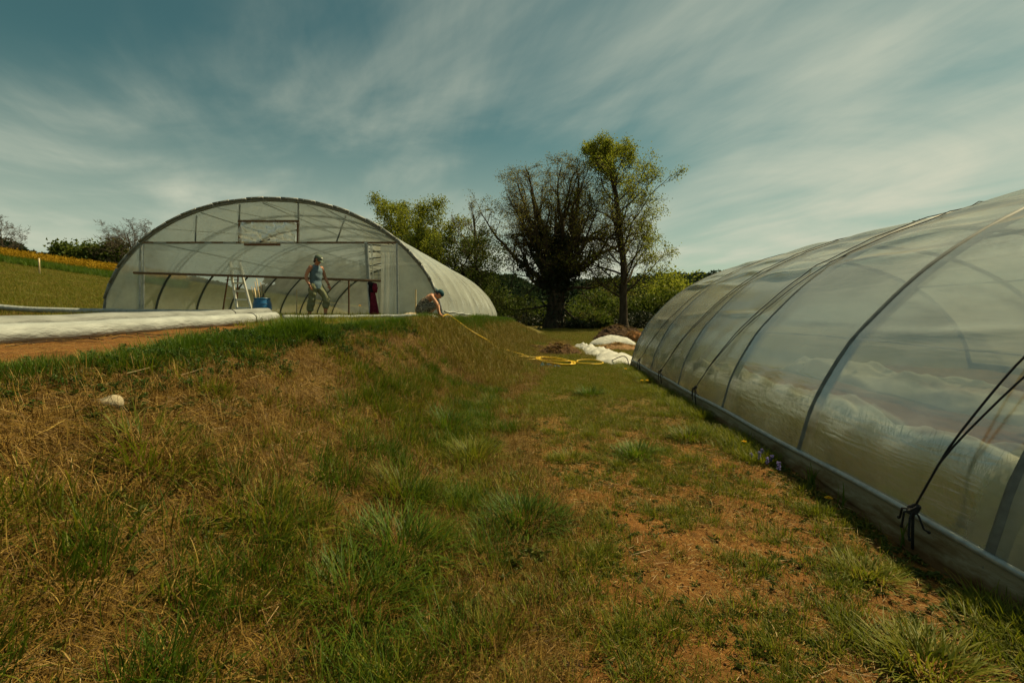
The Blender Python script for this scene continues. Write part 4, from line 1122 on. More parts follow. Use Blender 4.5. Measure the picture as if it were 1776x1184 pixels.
a = rng.uniform(R(-75), R(80), n_); d = 170 + 620 * rng.uniform(0, 1, n_) ** 0.75
x_, y_ = np.sin(a) * d, np.cos(a) * d
keep = (x_ > -60 - 0.2 * y_) & ((wob(x_, y_, 0.016, 5) > -0.35) | (d > 480))
x_, y_ = x_[keep], y_[keep]
s_ = rng.uniform(4.5, 8.5, len(x_))
scatter('far_woodland', cw, np.stack([x_, y_, height(x_, y_) - 0.5], 1), np.stack([0 * x_, 0 * x_, rng.uniform(0, 6.28, len(x_))], 1), np.stack([s_, s_, s_ * 1.1], 1), 'dark woodland covering the far hills', 'woodland')

# ------------------------------------------------------------------ film rolls on the terrace
def Hs(x, y):
    return float(np.mean(height(np.full(9, x), y + np.linspace(-1.2, 1.2, 9))))
def roll(name, label, pts, r, mat, flat=0.9, lift=0.0, straps=(), seed=0, group=None, taper=False):
    """long roll of film lying on the ground: pts are plan points"""
    pts = crom(np.array(pts, float), 60)
    r_ = np.random.default_rng(seed)
    ctr = [(p[0], p[1], Hs(p[0], p[1]) + r * flat * 0.93 + lift + 0.004 * math.sin(i * 0.7)) for i, p in enumerate(pts)]
    mb = MB(); rr = [(r * (1 + 0.02 * math.sin(i * 0.5 + seed) + 0.008 * r_.normal()), r * flat * (1 + 0.02 * math.sin(i * 0.37 + 2))) for i in range(60)]
    if taper: rr[-1] = (r * 0.8, r * flat * 0.8); rr[0] = rr[-1]
    mb.loft(ctr, rr, 18)
    o_ = ctr[len(ctr) // 2]
    t = thing(name, label, 'film roll', (o_[0], o_[1], H(o_[0], o_[1])), group)
    mb.build('film', mat, t, True)
    for f in straps:
        k = int(f * 58); c0, c1 = Vector(ctr[k]), Vector(ctr[k + 1]); d_ = (c1 - c0).normalized()
        mb2 = MB(); a_ = d_.cross(Vector((0, 0, 1))).normalized(); b_ = a_.cross(d_)
        mb2.loft([c0 + a_ * math.cos(t_) * (r * 1.055) + b_ * math.sin(t_) * (r * flat * 1.055) for t_ in np.linspace(0, 6.283, 30)], 0.008, 5, cap=False)
        mb2.build('strap', M['rope'], t)
    return t
roll('film_roll', 'thick white roll of film tied with black string, facing the bank', [(-5.95, 2.2), (-5.98, 5), (-6.05, 8), (-6.2, 10.6)], 0.132, M['roll_white'], 0.92, -0.02, (0.9,), 1)
roll('film_roll', 'greyer film roll lying just behind the thick white roll', [(-6.5, 2.2), (-6.5, 5), (-6.62, 8), (-6.85, 11.4)], 0.130, M['roll_grey'], 0.95, 0.05, (0.86,), 2)
e0 = atY(484, 550, 10.9)
roll('film_roll', 'long thin white roll stretched across the greenhouse front to the crouching person', [(-6.15, 10.85), (-5.4, 11.4), (-4.2, 11.75), (-3.3, 11.8), (-2.72, 11.75)], 0.085, M['roll_white'], 0.8, 0.0, (0.93,), 3)
roll('film_roll', 'flat white roll on the grass left of the greenhouse', [(-19, 12.6), (-15, 12.7), (-11.5, 12.8), (-8.9, 12.5)], 0.10, M['roll_white'], 0.8, 0.09, (), 4)
tw = thing('brushwood', 'thin dark twigs on the soil under the thick white roll', 'twigs', (-5.4, 5.3, H(-5.4, 5.3)))
for k in range(9):
    a = rng.uniform(-0.5, 0.5); x_, y_ = -5.55 + rng.uniform(-0.1, 0.35), 5.2 + rng.uniform(-0.9, 1.2)
    ln = rng.uniform(0.35, 0.8)
    MB().loft([(x_ + math.sin(a) * ln * f, y_ + math.cos(a) * ln * f, H(x_, y_) + 0.02 + 0.02 * math.sin(f * 5 + k)) for f in (0, .3, .6, 1)], [0.008, 0.007, 0.005, 0.003], 5).build('twig', M['twig'], tw)

# ------------------------------------------------------------------ ladder, barrel with canes, stakes
LY = 14.1
lz = gz(LY) - 0.02
def lp(x, y, Y=LY): return atY(x, y, Y)
lad = thing('step_ladder', 'aluminium A-frame step ladder standing inside the greenhouse front', 'ladder', (lp(424, 540).x, LY, lz))
s0, s1 = (lp(397.5, 454), lp(414, 540)), (lp(414, 455), lp(440, 540))
for a_, b_ in (s0, s1):
    b_.z = lz
    MB().bar(a_, b_, 0.05, 0.06, (0, 1, 0)).build('stile', M['alu'], lad)
for yy_ in (464, 475, 486, 498, 511, 524):
    f = (yy_ - 454) / 86
    MB().bar(s0[0].lerp(s0[1], f), s1[0].lerp(s1[1], f), 0.06, 0.05).build('rung', M['alu'], lad)
for (xa, xb) in ((396, 384), (413, 409)):
    a_ = lp(xa, 478, LY + 0.45); b_ = lp(xb, 541, LY + 0.95); b_.z = gz(LY + 0.95)
    MB().bar(a_.lerp(b_, -0.35), b_, 0.025, 0.04, (0, 1, 0)).build('rear_leg', M['rust'], lad)
MB().bar(lp(391, 485, LY + 0.5), lp(414, 485, LY + 0.5), 0.02, 0.02).build('rear_brace', M['rust'], lad)
MB().bar(lp(388, 517, LY + 0.8), lp(409, 517, LY + 0.8), 0.016, 0.016).build('rear_brace', M['alu'], lad)
bc = atY(455.5, 545, 12.4); bz = H(bc.x, bc.y)
bar_ = thing('barrel', 'blue plastic barrel with canes behind the film rolls', 'barrel', (bc.x, bc.y, bz))
bh = atY(455, 517, 12.4).z - bz
MB().lathe((bc.x, bc.y, bz), [(0.0, 0.0), (0.18, 0.0), (0.195, 0.02), (0.222, bh * 0.35), (0.228, bh * 0.55), (0.222, bh * 0.72), (0.198, bh * 0.90), (0.196, bh * 0.95), (0.205, bh * 0.955), (0.205, bh), (0.188, bh), (0.185, bh * 0.9), (0.205, bh * 0.5), (0.17, 0.03), (0, 0.03)], 30).build('body', M['blue'], bar_, True)
for f in (0.33, 0.72):
    MB().loft([(bc.x + math.cos(t) * 0.224, bc.y + math.sin(t) * 0.224, bz + bh * f) for t in np.linspace(0, 6.283, 33)], 0.007, 6, cap=False).build('rib', M['blue'], bar_, True)
cl_ = ['tallest pale cane leaning left in the blue barrel', 'thick weathered stake in the blue barrel', 'short pale cane at the edge of the blue barrel', 'dark stick in the middle of the blue barrel', 'cane leaning far left in the blue barrel',
       'grey cane leaning right in the blue barrel', 'short brown stick upright in the blue barrel', 'bent brown stick in the blue barrel', 'thin twig standing in the blue barrel']
for k, (xt, yt, xb, wd, mt) in enumerate(((445, 483, 455, .012, 'stake'), (441, 499, 447, .022, 'stake'), (436, 497, 444, .010, 'bamboo'), (447, 498, 452, .016, 'bamboo'), (442, 488, 450, .010, 'bamboo'), (452, 490, 459, .010, 'bamboo'), (459, 508, 460, .014, 'bamboo'), (450, 503, 456, .016, 'twig'), (455, 495, 457, .006, 'twig'))):
    dy = -0.10 + 0.025 * k
    a_, b_ = atY(xt, yt, 12.4 + dy * 1.2), atY(xb, 535, 12.4 + dy * 0.5); b_.z = bz + 0.08; b_.x = bc.x + np.clip(b_.x - bc.x, -0.12, 0.12)
    m_ = a_.lerp(b_, 0.5) + Vector((0.01 * math.sin(k), 0, 0))
    o = MB().loft([b_, m_, a_], [wd, wd * 0.95, wd * 0.8], 6).build('cane', M[mt], None, True, org=tuple(b_))
    tag(o, cl_[k], 'cane', 'canes standing in the blue barrel')
def stake(px, yt, yb, Y, wd, label, name='stake', mat='stake'):
    a_, b_ = atY(px, yt, Y), atY(px, yb, Y); b_.z = H(b_.x, b_.y) - 0.1
    o = MB().bar(b_, a_, wd, wd * 0.7, (0, 1, 0))
    o = o.build(name, M[mat], None, org=tuple(b_)); tag(o, label, 'stake'); return o
stake(514.5, 502, 548, 12.9, 0.028, 'thin pale wooden stake left of the standing person')
stake(721, 502, 548, 12.75, 0.035, 'pale stake leaning on the film behind the crouching person')
pz = gnd(69, 476)
o = MB().loft([(pz.x, pz.y, pz.z - 0.3), (pz.x, pz.y, pz.z + 0.75), (pz.x + 0.01, pz.y, pz.z + (476 - 446) / FPX * pz.y)], 0.05, 7).build('fence_post', M['stake'], None, True, org=tuple(pz)); tag(o, 'lone pale fence post in front of the yellow flower strip', 'post')
# ------------------------------------------------------------------ clothes hung on the door post
jp = atY(646, 520, 13.05)
jk = thing('hanging_clothes', 'black jacket and maroon garment hung on the greenhouse door post', 'clothes', (jp.x, jp.y, gz(13.05)))
mb = MB()
mb.loft([atY(640, 491, 13.08), atY(645, 494, 13.02), atY(651, 495, 13.02)], [(.05, .05), (.10, .08), (.07, .07)], 12)
mb.loft([atY(645, 492, 13.05), atY(644, 505, 13.03), atY(645, 520, 13.05), atY(646, 533, 13.07)], [(.09, .08), (.085, .06), (.07, .05), (.05, .03)], 12, ref=(0, 1, 0))
mb.build('jacket', M['black_cloth'], jk, True)
mb = MB()
mb.loft([atY(650, 492, 12.99), atY(650.5, 500, 12.97), atY(651, 508, 12.98)], [(.06, .05), (.08, .06), (.045, .04)], 12, ref=(0, 1, 0))
mb.build('sleeve', M['maroon'], jk, True)
# draped skirt with folds
V = []
for i in range(24):
    for j in range(30):
        a_, t_ = i / 23, 2 * math.pi * j / 29
        c = atY(646.5 + 3.2 * a_, 507 + 40 * a_, 13.0); ra = 0.055 + 0.075 * a_
        fo = 1 + 0.16 * math.sin(5 * t_ + 3 * a_)
        V.append((c.x + ra * fo * math.cos(t_), c.y + 0.055 * fo * math.sin(t_), c.z))
link_mesh('garment', np_mesh('garment', np.array(V) - np.array(ORG[jk]), [grid_faces(24, 30)], True), M['maroon'], jk)

# ------------------------------------------------------------------ people
def fuse(mb, voxel, sm=6, xf=None):
    """one continuous skin from overlapping solids"""
    me = bpy.data.meshes.new('tmp'); me.from_pydata(mb.v, [], mb.f)
    o = bpy.data.objects.new('tmp', me); COL.objects.link(o)
    a = o.modifiers.new('r', 'REMESH'); a.mode = 'VOXEL'; a.voxel_size = voxel
    s = o.modifiers.new('s', 'SMOOTH'); s.iterations = sm; s.factor = 0.5
    dg = bpy.context.evaluated_depsgraph_get(); dg.update()
    r = bpy.data.meshes.new_from_object(o.evaluated_get(dg))
    bpy.data.objects.remove(o); bpy.data.meshes.remove(me)
    if xf is not None: r.transform(xf)
    r.polygons.foreach_set('use_smooth', np.ones(len(r.polygons), bool))
    return r
def limb(mb, pts, rad):
    P = crom(np.array(pts, float), 5 * (len(pts) - 1) + 1)
    q = np.interp(np.linspace(0, 1, len(P)), np.linspace(0, 1, len(rad)), [x if not isinstance(x, tuple) else x[0] for x in rad])
    mb.loft([Vector(p) for p in P], list(map(float, q)), 12)
    for p, x in ((P[0], q[0]), (P[-1], q[-1])): mb.ball(p, float(x), 12, 8)
def hand(mb, wrist, d, palm_n, side, s=1.0, curl=0.5):
    """palm, four unequal bent fingers, and a thumb off the side of the palm"""
    w_ = Vector(wrist); d = Vector(d).normalized(); n = Vector(palm_n); n = (n - d * n.dot(d)).normalized(); sd = d.cross(n) * side
    L_ = 0.085 * s
    mb.loft([w_, w_ + d * L_ * 0.5, w_ + d * L_], [(0.024 * s, 0.017 * s), (0.036 * s, 0.016 * s), (0.038 * s, 0.014 * s)], 10, ref=n)
    for i, ln in enumerate((0.070, 0.080, 0.074, 0.058)):
        b0 = w_ + d * L_ * 0.95 + sd * (0.029 - 0.0195 * i) * s
        dd = d.copy(); p = b0; pts = [p]
        for k in range(3):
            dd = (dd + n * curl * (0.35 + 0.3 * k)).normalized(); p = p + dd * ln * s / 3; pts.append(p)
        mb.loft(pts, [0.0092 * s, 0.0088 * s, 0.008 * s, 0.0062 * s], 8)
    b0 = w_ + d * L_ * 0.28 + sd * 0.026 * s
    t1 = (d * 0.7 + sd * 0.75 + n * 0.3).normalized(); t2 = (d + sd * 0.25 + n * 0.5).normalized()
    mb.loft([b0, b0 + t1 * 0.035 * s, b0 + t1 * 0.035 * s + t2 * 0.045 * s], [0.014 * s, 0.011 * s, 0.008 * s], 8)
def head(mb, c, m):
    """skull, jaw, nose, brow, lips, ears; m maps (forward, left, up) to body space"""
    c = Vector(c)
    f = lambda x, y, z: c + m @ Vector((x, y, z))
    mb.ball(f(-0.012, 0, 0.028), (0.098, 0.078, 0.095), 18, 12, m)
    mb.ball(f(0.020, 0, -0.040), (0.070, 0.062, 0.075), 16, 10, m)
    mb.ball(f(0.066, 0, -0.092), (0.022, 0.026, 0.020), 10, 8, m)
    mb.loft([f(0.080, 0, 0.022), f(0.104, 0, -0.018), f(0.090, 0, -0.034)], [0.008, 0.014, 0.012], 8)
    mb.loft([f(0.074, -0.042, 0.030), f(0.090, 0, 0.034), f(0.074, 0.042, 0.030)], 0.010, 8)
    mb.loft([f(0.080, -0.020, -0.060), f(0.090, 0, -0.060), f(0.080, 0.020, -0.060)], 0.0075, 8)
    for s in (-1, 1):
        mb.ball(f(0.0, s * 0.080, -0.005), (0.020, 0.009, 0.032), 10, 8, m)
def cap_(c, m, back=False, s=1.0):
    c = Vector(c); f = lambda x, y, z: c + m @ Vector((x, y, z))
    mb = MB(); prof = [(0.0001, 0.118), (0.045, 0.112), (0.080, 0.092), (0.099, 0.058), (0.1035, 0.030), (0.1035, 0.016), (0.098, 0.016), (0.09, 0.05)]
    mm = m @ Matrix.Diagonal((1.06 * s, 0.86 * s, s))
    mb.lathe(f(-0.012, 0, 0.022), prof, 26, mm)
    sg = -1 if back else 1
    br = []
    for i in range(7):
        for j in range(15):
            a = R(-66 + 132 * j / 14); q = i / 6
            rx = (0.100 + 0.085 * q * math.cos(a) ** 0.7) if math.cos(a) > 0 else 0.1
            br.append(f(-0.012 + sg * (rx * math.cos(a) * 1.06), 0.086 * math.sin(a), 0.040 - 0.034 * q - 0.010 * math.sin(a) ** 2 * q))
    k = len(mb.v); mb.v += [tuple(v) for v in br]
    for i in range(6):
        for j in range(14):
            mb.f.append((k + i * 15 + j, k + i * 15 + j + 1, k + (i + 1) * 15 + j + 1, k + (i + 1) * 15 + j))
    k2 = len(mb.v); mb.v += [tuple(v - m @ Vector((0, 0, 0.006))) for v in br]
    for i in range(6):
        for j in range(14):
            mb.f.append((k2 + i * 15 + j, k2 + (i + 1) * 15 + j, k2 + (i + 1) * 15 + j + 1, k2 + i * 15 + j + 1))
    return mb
def put_local(mb, xf):
    mb.v = [tuple(xf @ Vector(v)) for v in mb.v]; return mb

# standing person, stepping, head bent
mx = atY(549, 552, 12.55); mg = H(mx.x, mx.y)
man = thing('person', 'person in a sleeveless blue-grey shirt and khaki trousers walking, looking down', 'person', (mx.x, mx.y, mg))
XM = Matrix.Rotation(R(-20), 4, 'Z')
hm = (Matrix.Rotation(R(8), 3, 'Z') @ Matrix.Rotation(R(30), 3, 'Y'))
b = MB()
rh, rk, ra_ = (0, -.09, .87), (-.06, -.10, .47), (-.15, -.10, .09)
lh, lk, la = (0, .09, .87), (.25, .12, .53), (.20, .12, .10)
limb(b, [rh, (-.02, -.10, .67), rk, (-.12, -.10, .30), ra_], [.092, .080, .057, .058, .037])
limb(b, [lh, (.13, .11, .70), lk, (.215, .12, .33), la], [.092, .080, .057, .058, .037])
for an, toe in ((ra_, 0.15), (la, 0.16)): b.loft([(an[0] - 0.06, an[1], 0.05), (an[0] + 0.05, an[1], 0.05), (an[0] + toe, an[1], 0.035)], [(.035, .04), (.042, .042), (.03, .02)], 10)
b.loft([(0, 0, .80), (-.005, 0, .90), (0.0, 0, 1.02), (.015, 0, 1.15), (.02, 0, 1.28), (.02, 0, 1.36), (.025, 0, 1.42)], [(.13, .10), (.165, .12), (.150, .105), (.160, .115), (.175, .115), (.17, .09), (.09, .06)], 18, ref=(1, 0, 0))
b.loft([(.02, 0, 1.37), (.05, 0, 1.46), (.075, 0, 1.50)], [.058, .054, .055], 12)
limb(b, [(.02, -.175, 1.355), (-.03, -.235, 1.23), (-.06, -.265, 1.09), (-.01, -.265, .98), (.045, -.25, .885)], [.058, .048, .040, .038, .026])
limb(b, [(.03, .175, 1.355), (.05, .235, 1.23), (.08, .265, 1.09), (.15, .26, .99), (.215, .245, .905)], [.058, .048, .040, .038, .026])
hand(b, (.045, -.25, .885), (.10, .02, -.28), (.3, .9, 0), -1, 1.0, 0.35)
hand(b, (.215, .245, .905), (.14, -.02, -.25), (.2, -.9, 0), 1, 1.0, 0.35)
hc = (.105, 0, 1.555)
head(b, hc, hm)
me = fuse(b, 0.008, 5, XM); me.materials.clear()
body = link_mesh('body', me, M['skin_tan'], man)
s = MB()
s.loft([(0.0, 0, .79), (-.002, 0, .86), (-.002, 0, .93), (0.0, 0, 1.02), (.015, 0, 1.15), (.02, 0, 1.27), (.02, 0, 1.34), (.025, 0, 1.395), (.035, 0, 1.43)], [(.185, .145), (.188, .142), (.182, .137), (.168, .126), (.176, .130), (.188, .130), (.188, .108), (.125, .085), (.072, .07)], 20, ref=(1, 0, 0))
me = fuse(s, 0.010, 4, XM); me.materials.clear()
for v in me.vertices:
    v.co += Vector((math.sin(v.co.z * 34 + v.co.x * 20), math.cos(v.co.z * 27 + v.co.y * 16), 0)) * 0.004
link_mesh('shirt', me, M['shirt'], man)
s = MB()
limb(s, [rh, (-.02, -.10, .67), rk, (-.10, -.10, .34), (-.12, -.10, .27)], [.122, .110, .092, .096, .094])
limb(s, [lh, (.13, .11, .70), lk, (.225, .12, .42), (.215, .12, .34)], [.122, .110, .094, .092, .088])
s.loft([(0, 0, .76), (-.003, 0, .86), (0, 0, .95)], [(.16, .12), (.180, .135), (.165, .12)], 16, ref=(1, 0, 0))
me = fuse(s, 0.011, 3, XM); me.materials.clear()
for v in me.vertices:
    v.co += Vector((math.sin(v.co.z * 41 + v.co.x * 12), math.cos(v.co.z * 33 + v.co.x * 21), 0)) * 0.006
link_mesh('trousers', me, M['trousers'], man)
s = MB()
for an in (ra_, la):
    s.loft([(an[0] - 0.085, an[1], 0.045), (an[0] - 0.02, an[1], 0.055), (an[0] + 0.08, an[1], 0.045), (an[0] + 0.18, an[1], 0.030)], [(.040, .045), (.048, .055), (.050, .045), (.036, .028)], 12)
    s.loft([(an[0], an[1], 0.05), (an[0] - 0.005, an[1], 0.15)], 0.052, 12)
me = fuse(s, 0.010, 3, XM); me.materials.clear(); link_mesh('boots', me, M['boot'], man)
off = ORG[man]
X4 = Matrix.Translation(off) @ XM
co = put_local(cap_(hc, hm), X4).build('cap', M['cap_green'], man, True)
bd = MB(); bd.ball(Vector(hc) + hm @ Vector((0.085, 0, 0.092)), (0.012, 0.032, 0.022), 12, 8, hm @ Matrix.Rotation(R(-38), 3, 'Y')); put_local(bd, X4).build('cap_badge', M['cap_pale'], co, True)
hr = MB(); hr.ball(Vector(hc) + hm @ Vector((-0.035, 0, 0.0)), (0.084, 0.086, 0.075), 16, 10, hm); hr.ball(Vector(hc) + hm @ Vector((-0.07, 0, -0.06)), (0.035, 0.06, 0.06), 12, 8, hm)
put_local(hr, X4).build('hair', M['hair'], man, True)
gl_ = MB(); g0 = Vector(hc)
for sgn in (-1, 1):
    gl_.ball(g0 + hm @ Vector((0.088, sgn * 0.034, 0.008)), (0.010, 0.028, 0.020), 12, 8, hm)
    gl_.loft([g0 + hm @ Vector((0.085, sgn * 0.058, 0.012)), g0 + hm @ Vector((0.0, sgn * 0.086, 0.012))], 0.004, 6)
put_local(gl_, X4).build('sunglasses', M['glasses'], man, True)
bg_ = MB(); bg_.ball((.133, .055, 1.25), (0.006, 0.026, 0.030), 12, 8); put_local(bg_, X4).build('chest_badge', M['badge'], man, True)
for wp, dd in (((.043, -.25, .895), (.10, .02, -.28)), ((.21, .246, .915), (.14, -.02, -.25))):
    wb = MB(); d_ = Vector(dd).normalized(); wb.loft([Vector(wp) - d_ * 0.012, Vector(wp) + d_ * 0.012], 0.033, 14); put_local(wb, X4).build('wrist_band', M['band'], man, True)

# crouching person reaching to the ground
wx = atY(741, 552, 12.1); wg = H(wx.x, wx.y)
wom = thing('person', 'crouching bare-shouldered person in a dark print dress holding the yellow hose', 'person', (wx.x, wx.y, wg))
XW = Matrix.Rotation(R(14), 4, 'Z') @ Matrix.Scale(0.94, 4)
hw = (Matrix.Rotation(R(-12), 3, 'Z') @ Matrix.Rotation(R(60), 3, 'Y'))
b = MB()
for sd in (-1, 1):
    limb(b, [(-.13, sd * .10, .22), (.06, sd * .145, .31), (.24, sd * .16, .375), (.13, sd * .14, .22), (.00, sd * .12, .085)], [.105, .088, .056, .056, .038])
    b.loft([(-.06, sd * .12, .045), (.06, sd * .125, .045), (.16, sd * .13, .03)], [(.034, .04), (.042, .04), (.03, .02)], 10)
b.loft([(-.15, 0, .17), (-.15, 0, .26), (-.10, 0, .36), (-.02, 0, .46), (.07, 0, .55), (.13, 0, .60), (.185, 0, .635)], [(.15, .11), (.175, .13), (.155, .11), (.150, .105), (.165, .10), (.160, .085), (.075, .06)], 18, ref=(1, 0, 0))
b.loft([(.16, 0, .615), (.225, 0, .650), (.285, 0, .645)], [.055, .050, .052], 12)
limb(b, [(.12, -.160, .59), (.20, -.205, .47), (.265, -.215, .345), (.29, -.165, .225), (.32, -.10, .125)], [.056, .046, .038, .036, .026])
limb(b, [(.12, .160, .59), (.22, .205, .48), (.30, .195, .36), (.31, .12, .24), (.335, .03, .14)], [.056, .046, .038, .036, .026])
hand(b, (.32, -.10, .125), (.09, .05, -.12), (.1, .9, .2), -1, 0.95, 0.75)
hand(b, (.335, .03, .14), (.09, -.02, -.12), (.1, -.9, .2), 1, 0.95, 0.75)
hcw = (.325, 0.0, .645)
head(b, hcw, hw)
me = fuse(b, 0.008, 5, XW); me.materials.clear(); link_mesh('body', me, M['skin'], wom)
s = MB()
s.loft([(-.16, 0, .12), (-.165, 0, .20), (-.155, 0, .28), (-.10, 0, .38), (-.035, 0, .46), (.015, 0, .505)], [(.17, .12), (.205, .155), (.20, .150), (.178, .130), (.170, .124), (.172, .116)], 20, ref=(1, 0, 0))
for sd in (-1, 1):
    limb(s, [(-.13, sd * .10, .22), (.05, sd * .145, .30), (.22, sd * .16, .365)], [.132, .120, .090])
s.loft([(.02, 0, .30), (.20, 0, .345)], [(.18, .09), (.20, .075)], 16, ref=(0, 0, 1))
me = fuse(s, 0.011, 3, XW); me.materials.clear()
for v in me.vertices: v.co += Vector((math.sin(v.co.z * 30 + v.co.x * 31), math.cos(v.co.z * 37), math.sin(v.co.x * 29))) * 0.005
link_mesh('dress', me, M['print'], wom)
X5 = Matrix.Translation(ORG[wom]) @ XW
st = MB()
for sd in (-1, 1):
    st.loft([Vector(p) for p in crom(np.array([(.03, sd * .09, .60), (.10, sd * .085, .662), (.17, sd * .085, .63), (.165, sd * .08, .54)]), 16)], 0.006, 6)
put_local(st, X5).build('strap', M['hair'], wom, True)
put_local(cap_(hcw, hw, True), X5).build('cap', M['cap_teal'], wom, True)
hr = MB(); hr.ball(Vector(hcw) + hw @ Vector((-0.03, 0, 0.0)), (0.080, 0.084, 0.075), 16, 10, hw); hr.ball(Vector(hcw) + hw @ Vector((-0.085, 0, -0.03)), (0.04, 0.035, 0.045), 12, 8, hw)
put_local(hr, X5).build('hair', M['hair'], wom, True)
s = MB()
for sd in (-1, 1):
    s.loft([(-.075, sd * .12, .04), (.0, sd * .12, .055), (.08, sd * .127, .045), (.18, sd * .13, .028)], [(.038, .042), (.046, .05), (.046, .042), (.034, .026)], 12)
put_local(s, X5).build('shoes', M['boot'], wom, True)

# ------------------------------------------------------------------ hose, heaps, sheets
def hose_pts():
    P = []
    hnd = X5 @ Vector((.385, -.06, .045))
    P.append(hnd)
    for px, py in ((777, 556), (792, 566), (812, 581), (830, 592), (845, 600), (862, 608), (880, 613)):
        P.append(gnd(px, py) + Vector((0, 0, 0.17 if px < 850 else 0.11)))
    def loop(cx, cy, rx, ry, t0, t1, n, tilt=0.0, wob_=0.0):
        for t in np.linspace(t0, t1, n):
            x_ = cx + rx * math.cos(t) * (1 + wob_ * math.sin(t * 0.37)); y_ = cy + ry * math.sin(t) + tilt * (x_ - cx)
            P.append(gnd(x_, y_) + Vector((0, 0, 0.045 + 0.012 * (1 + math.sin(t * 1.7)))))
    loop(905, 624, 29, 3.6, -1.0, 4.2, 18, 0.0)
    loop(964, 629, 31, 5.2, 3.6, 3.6 + 6.283 * 6, 90, 0.14, 0.10)
    loop(1021, 631, 25, 3.6, 3.4, 3.4 + 6.1, 20, 0.02)
    loop(960, 626, 30, 3.0, 0.2, 3.0, 10, 0.10)
    return P
hp_ = hose_pts()
hp_ = [Vector(p) for p in crom(np.array([tuple(p) for p in hp_]), 700)]
o_ = hp_[250]
o = MB().loft(hp_, 0.015, 7).build('garden_hose', M['hose'], None, True, org=(o_.x, o_.y, H(o_.x, o_.y)))
tag(o, 'yellow garden hose coiled on the grass and running up to the terrace', 'hose')
for k, (px, py, lb) in enumerate(((945, 634, 'larger scrap of blue twine in front of the hose coil'), (965, 637, 'smaller scrap of blue twine beside the larger one'))):
    c = gnd(px, py); mb = MB()
    for q in range(16):
        a = rng.uniform(0, 6.28); ln = rng.uniform(0.08, 0.24 if k == 0 else 0.16)
        mb.loft([c + Vector((0, 0, 0.01)), c + Vector((math.cos(a) * ln * .5, math.sin(a) * ln * .5, rng.uniform(0.02, 0.09))), c + Vector((math.cos(a) * ln, math.sin(a) * ln, 0.012))], 0.005, 4)
    tag(mb.build('twine', M['twine'], None, org=tuple(c)), lb, 'twine', 'scraps of blue twine')
def mound(name, label, cat, c, rx, ry, hgt, mat, seed, rot=0.0, rough=0.25, strands=0, smat=None, sharp=1.0, n=(44, 60), slen=(0.12, 0.35)):
    r_ = np.random.default_rng(seed); p = r_.uniform(0, 6.28, 16)
    a = np.linspace(0, 1, n[0])[:, None]; t = np.linspace(0, 2 * np.pi, n[1])[None, :]
    edge_ = 1 + 0.16 * np.sin(2 * t + p[0]) + 0.10 * np.sin(3 * t + p[1]) + 0.05 * np.sin(7 * t + p[2])
    X_ = a * np.cos(t) * edge_ * rx; Y_ = a * np.sin(t) * edge_ * ry
    prof_ = (1 - a ** 2) ** sharp
    nz_ = (np.sin(X_ * 5 / rx + p[3]) * np.cos(Y_ * 4 / ry + p[4]) + 0.6 * np.sin(X_ * 11 / rx - Y_ * 8 / ry + p[5]) + 0.4 * np.sin(X_ * 23 / rx + Y_ * 19 / ry + p[6])) / 2
    Z_ = hgt * prof_ * (1 + rough * nz_) + hgt * rough * 0.18 * r_.normal(0, 1, X_.shape) * (a < 0.98) * (a > 0.02)
    cr_, sr_ = math.cos(rot), math.sin(rot)
    GX, GY = c.x + X_ * cr_ - Y_ * sr_, c.y + X_ * sr_ + Y_ * cr_
    Zw = height(GX, GY) - 0.015 + np.maximum(Z_, 0)
    V = np.stack([GX - c.x, GY - c.y, Zw - c.z], -1).reshape(-1, 3)
    me = np_mesh(name, V, [grid_faces(*n)], True)
    if not strands:
        return tag(link_mesh(name, me, mat, None, tuple(c)), label, cat)
    th = thing(name, label, cat, tuple(c))
    link_mesh('heap', me, mat, th)
    Vb, q, tr = blades(strands, 0.001, slen[0], slen[1], 0.012, 0.9, 0.2, 3, flat=0.6, rs=r_)
    k = r_.integers(0, len(V), strands)
    Vb = Vb + np.repeat(V[k] + np.array([0, 0, 0.005]), 7, axis=0)
    st_ = link_mesh('loose_straw', np_mesh('loose_straw', Vb, [q, tr]), smat or G['hay'], th); st_['kind'] = 'stuff'
    return th
mound('manure_heap', 'ragged brown manure heap behind the yellow hose coil', 'heap', gnd(972, 614), 0.85, 0.6, 0.34, M['heap'], 1, 0.2, 0.45, 900, G['hay'], 0.9)
mound('manure_heap', 'small dark clods trailing off the brown manure heap', 'heap', gnd(928, 604), 0.45, 0.35, 0.12, M['heap_dark'], 2, 0, 0.6, 120, G['hay'])
mound('compost_heap', 'large dark brown compost heap behind the white sheet', 'heap', gnd(1074, 589), 1.5, 1.1, 0.72, M['heap_dark'], 3, 0, 0.35, 1200, G['hay'], 0.8)
wsc = gnd(1064, 598)
mound('white_sheet', 'domed white sheet over a heap beyond the polytunnel end', 'sheet', wsc, 1.15, 0.85, 0.46, M['fleece'], 4, 0, 0.10, 0, None, 0.7)
mound('mulch_heap', 'low brown straw mulch between the two white sheets', 'heap', gnd(1072, 606), 1.25, 0.9, 0.22, M['mulch'], 5, 0, 0.35, 900, G['hay'])
mound('straw_bale', 'small rust-brown straw bale beside the domed white sheet', 'bale', gnd(1092, 594) + Vector((0.3, 0.4, 0)), 0.55, 0.45, 0.55, M['bale'], 6, 0, 0.15, 300, G['hay'], 0.35)
A_, B_ = gnd(1004, 600), gnd(1092, 634)
n_ = (16, 60); V = []
r_ = np.random.default_rng(17)
dirv = (B_ - A_); dirv.z = 0; ln = dirv.length; dirv.normalize(); sv = Vector((dirv.y, -dirv.x, 0))
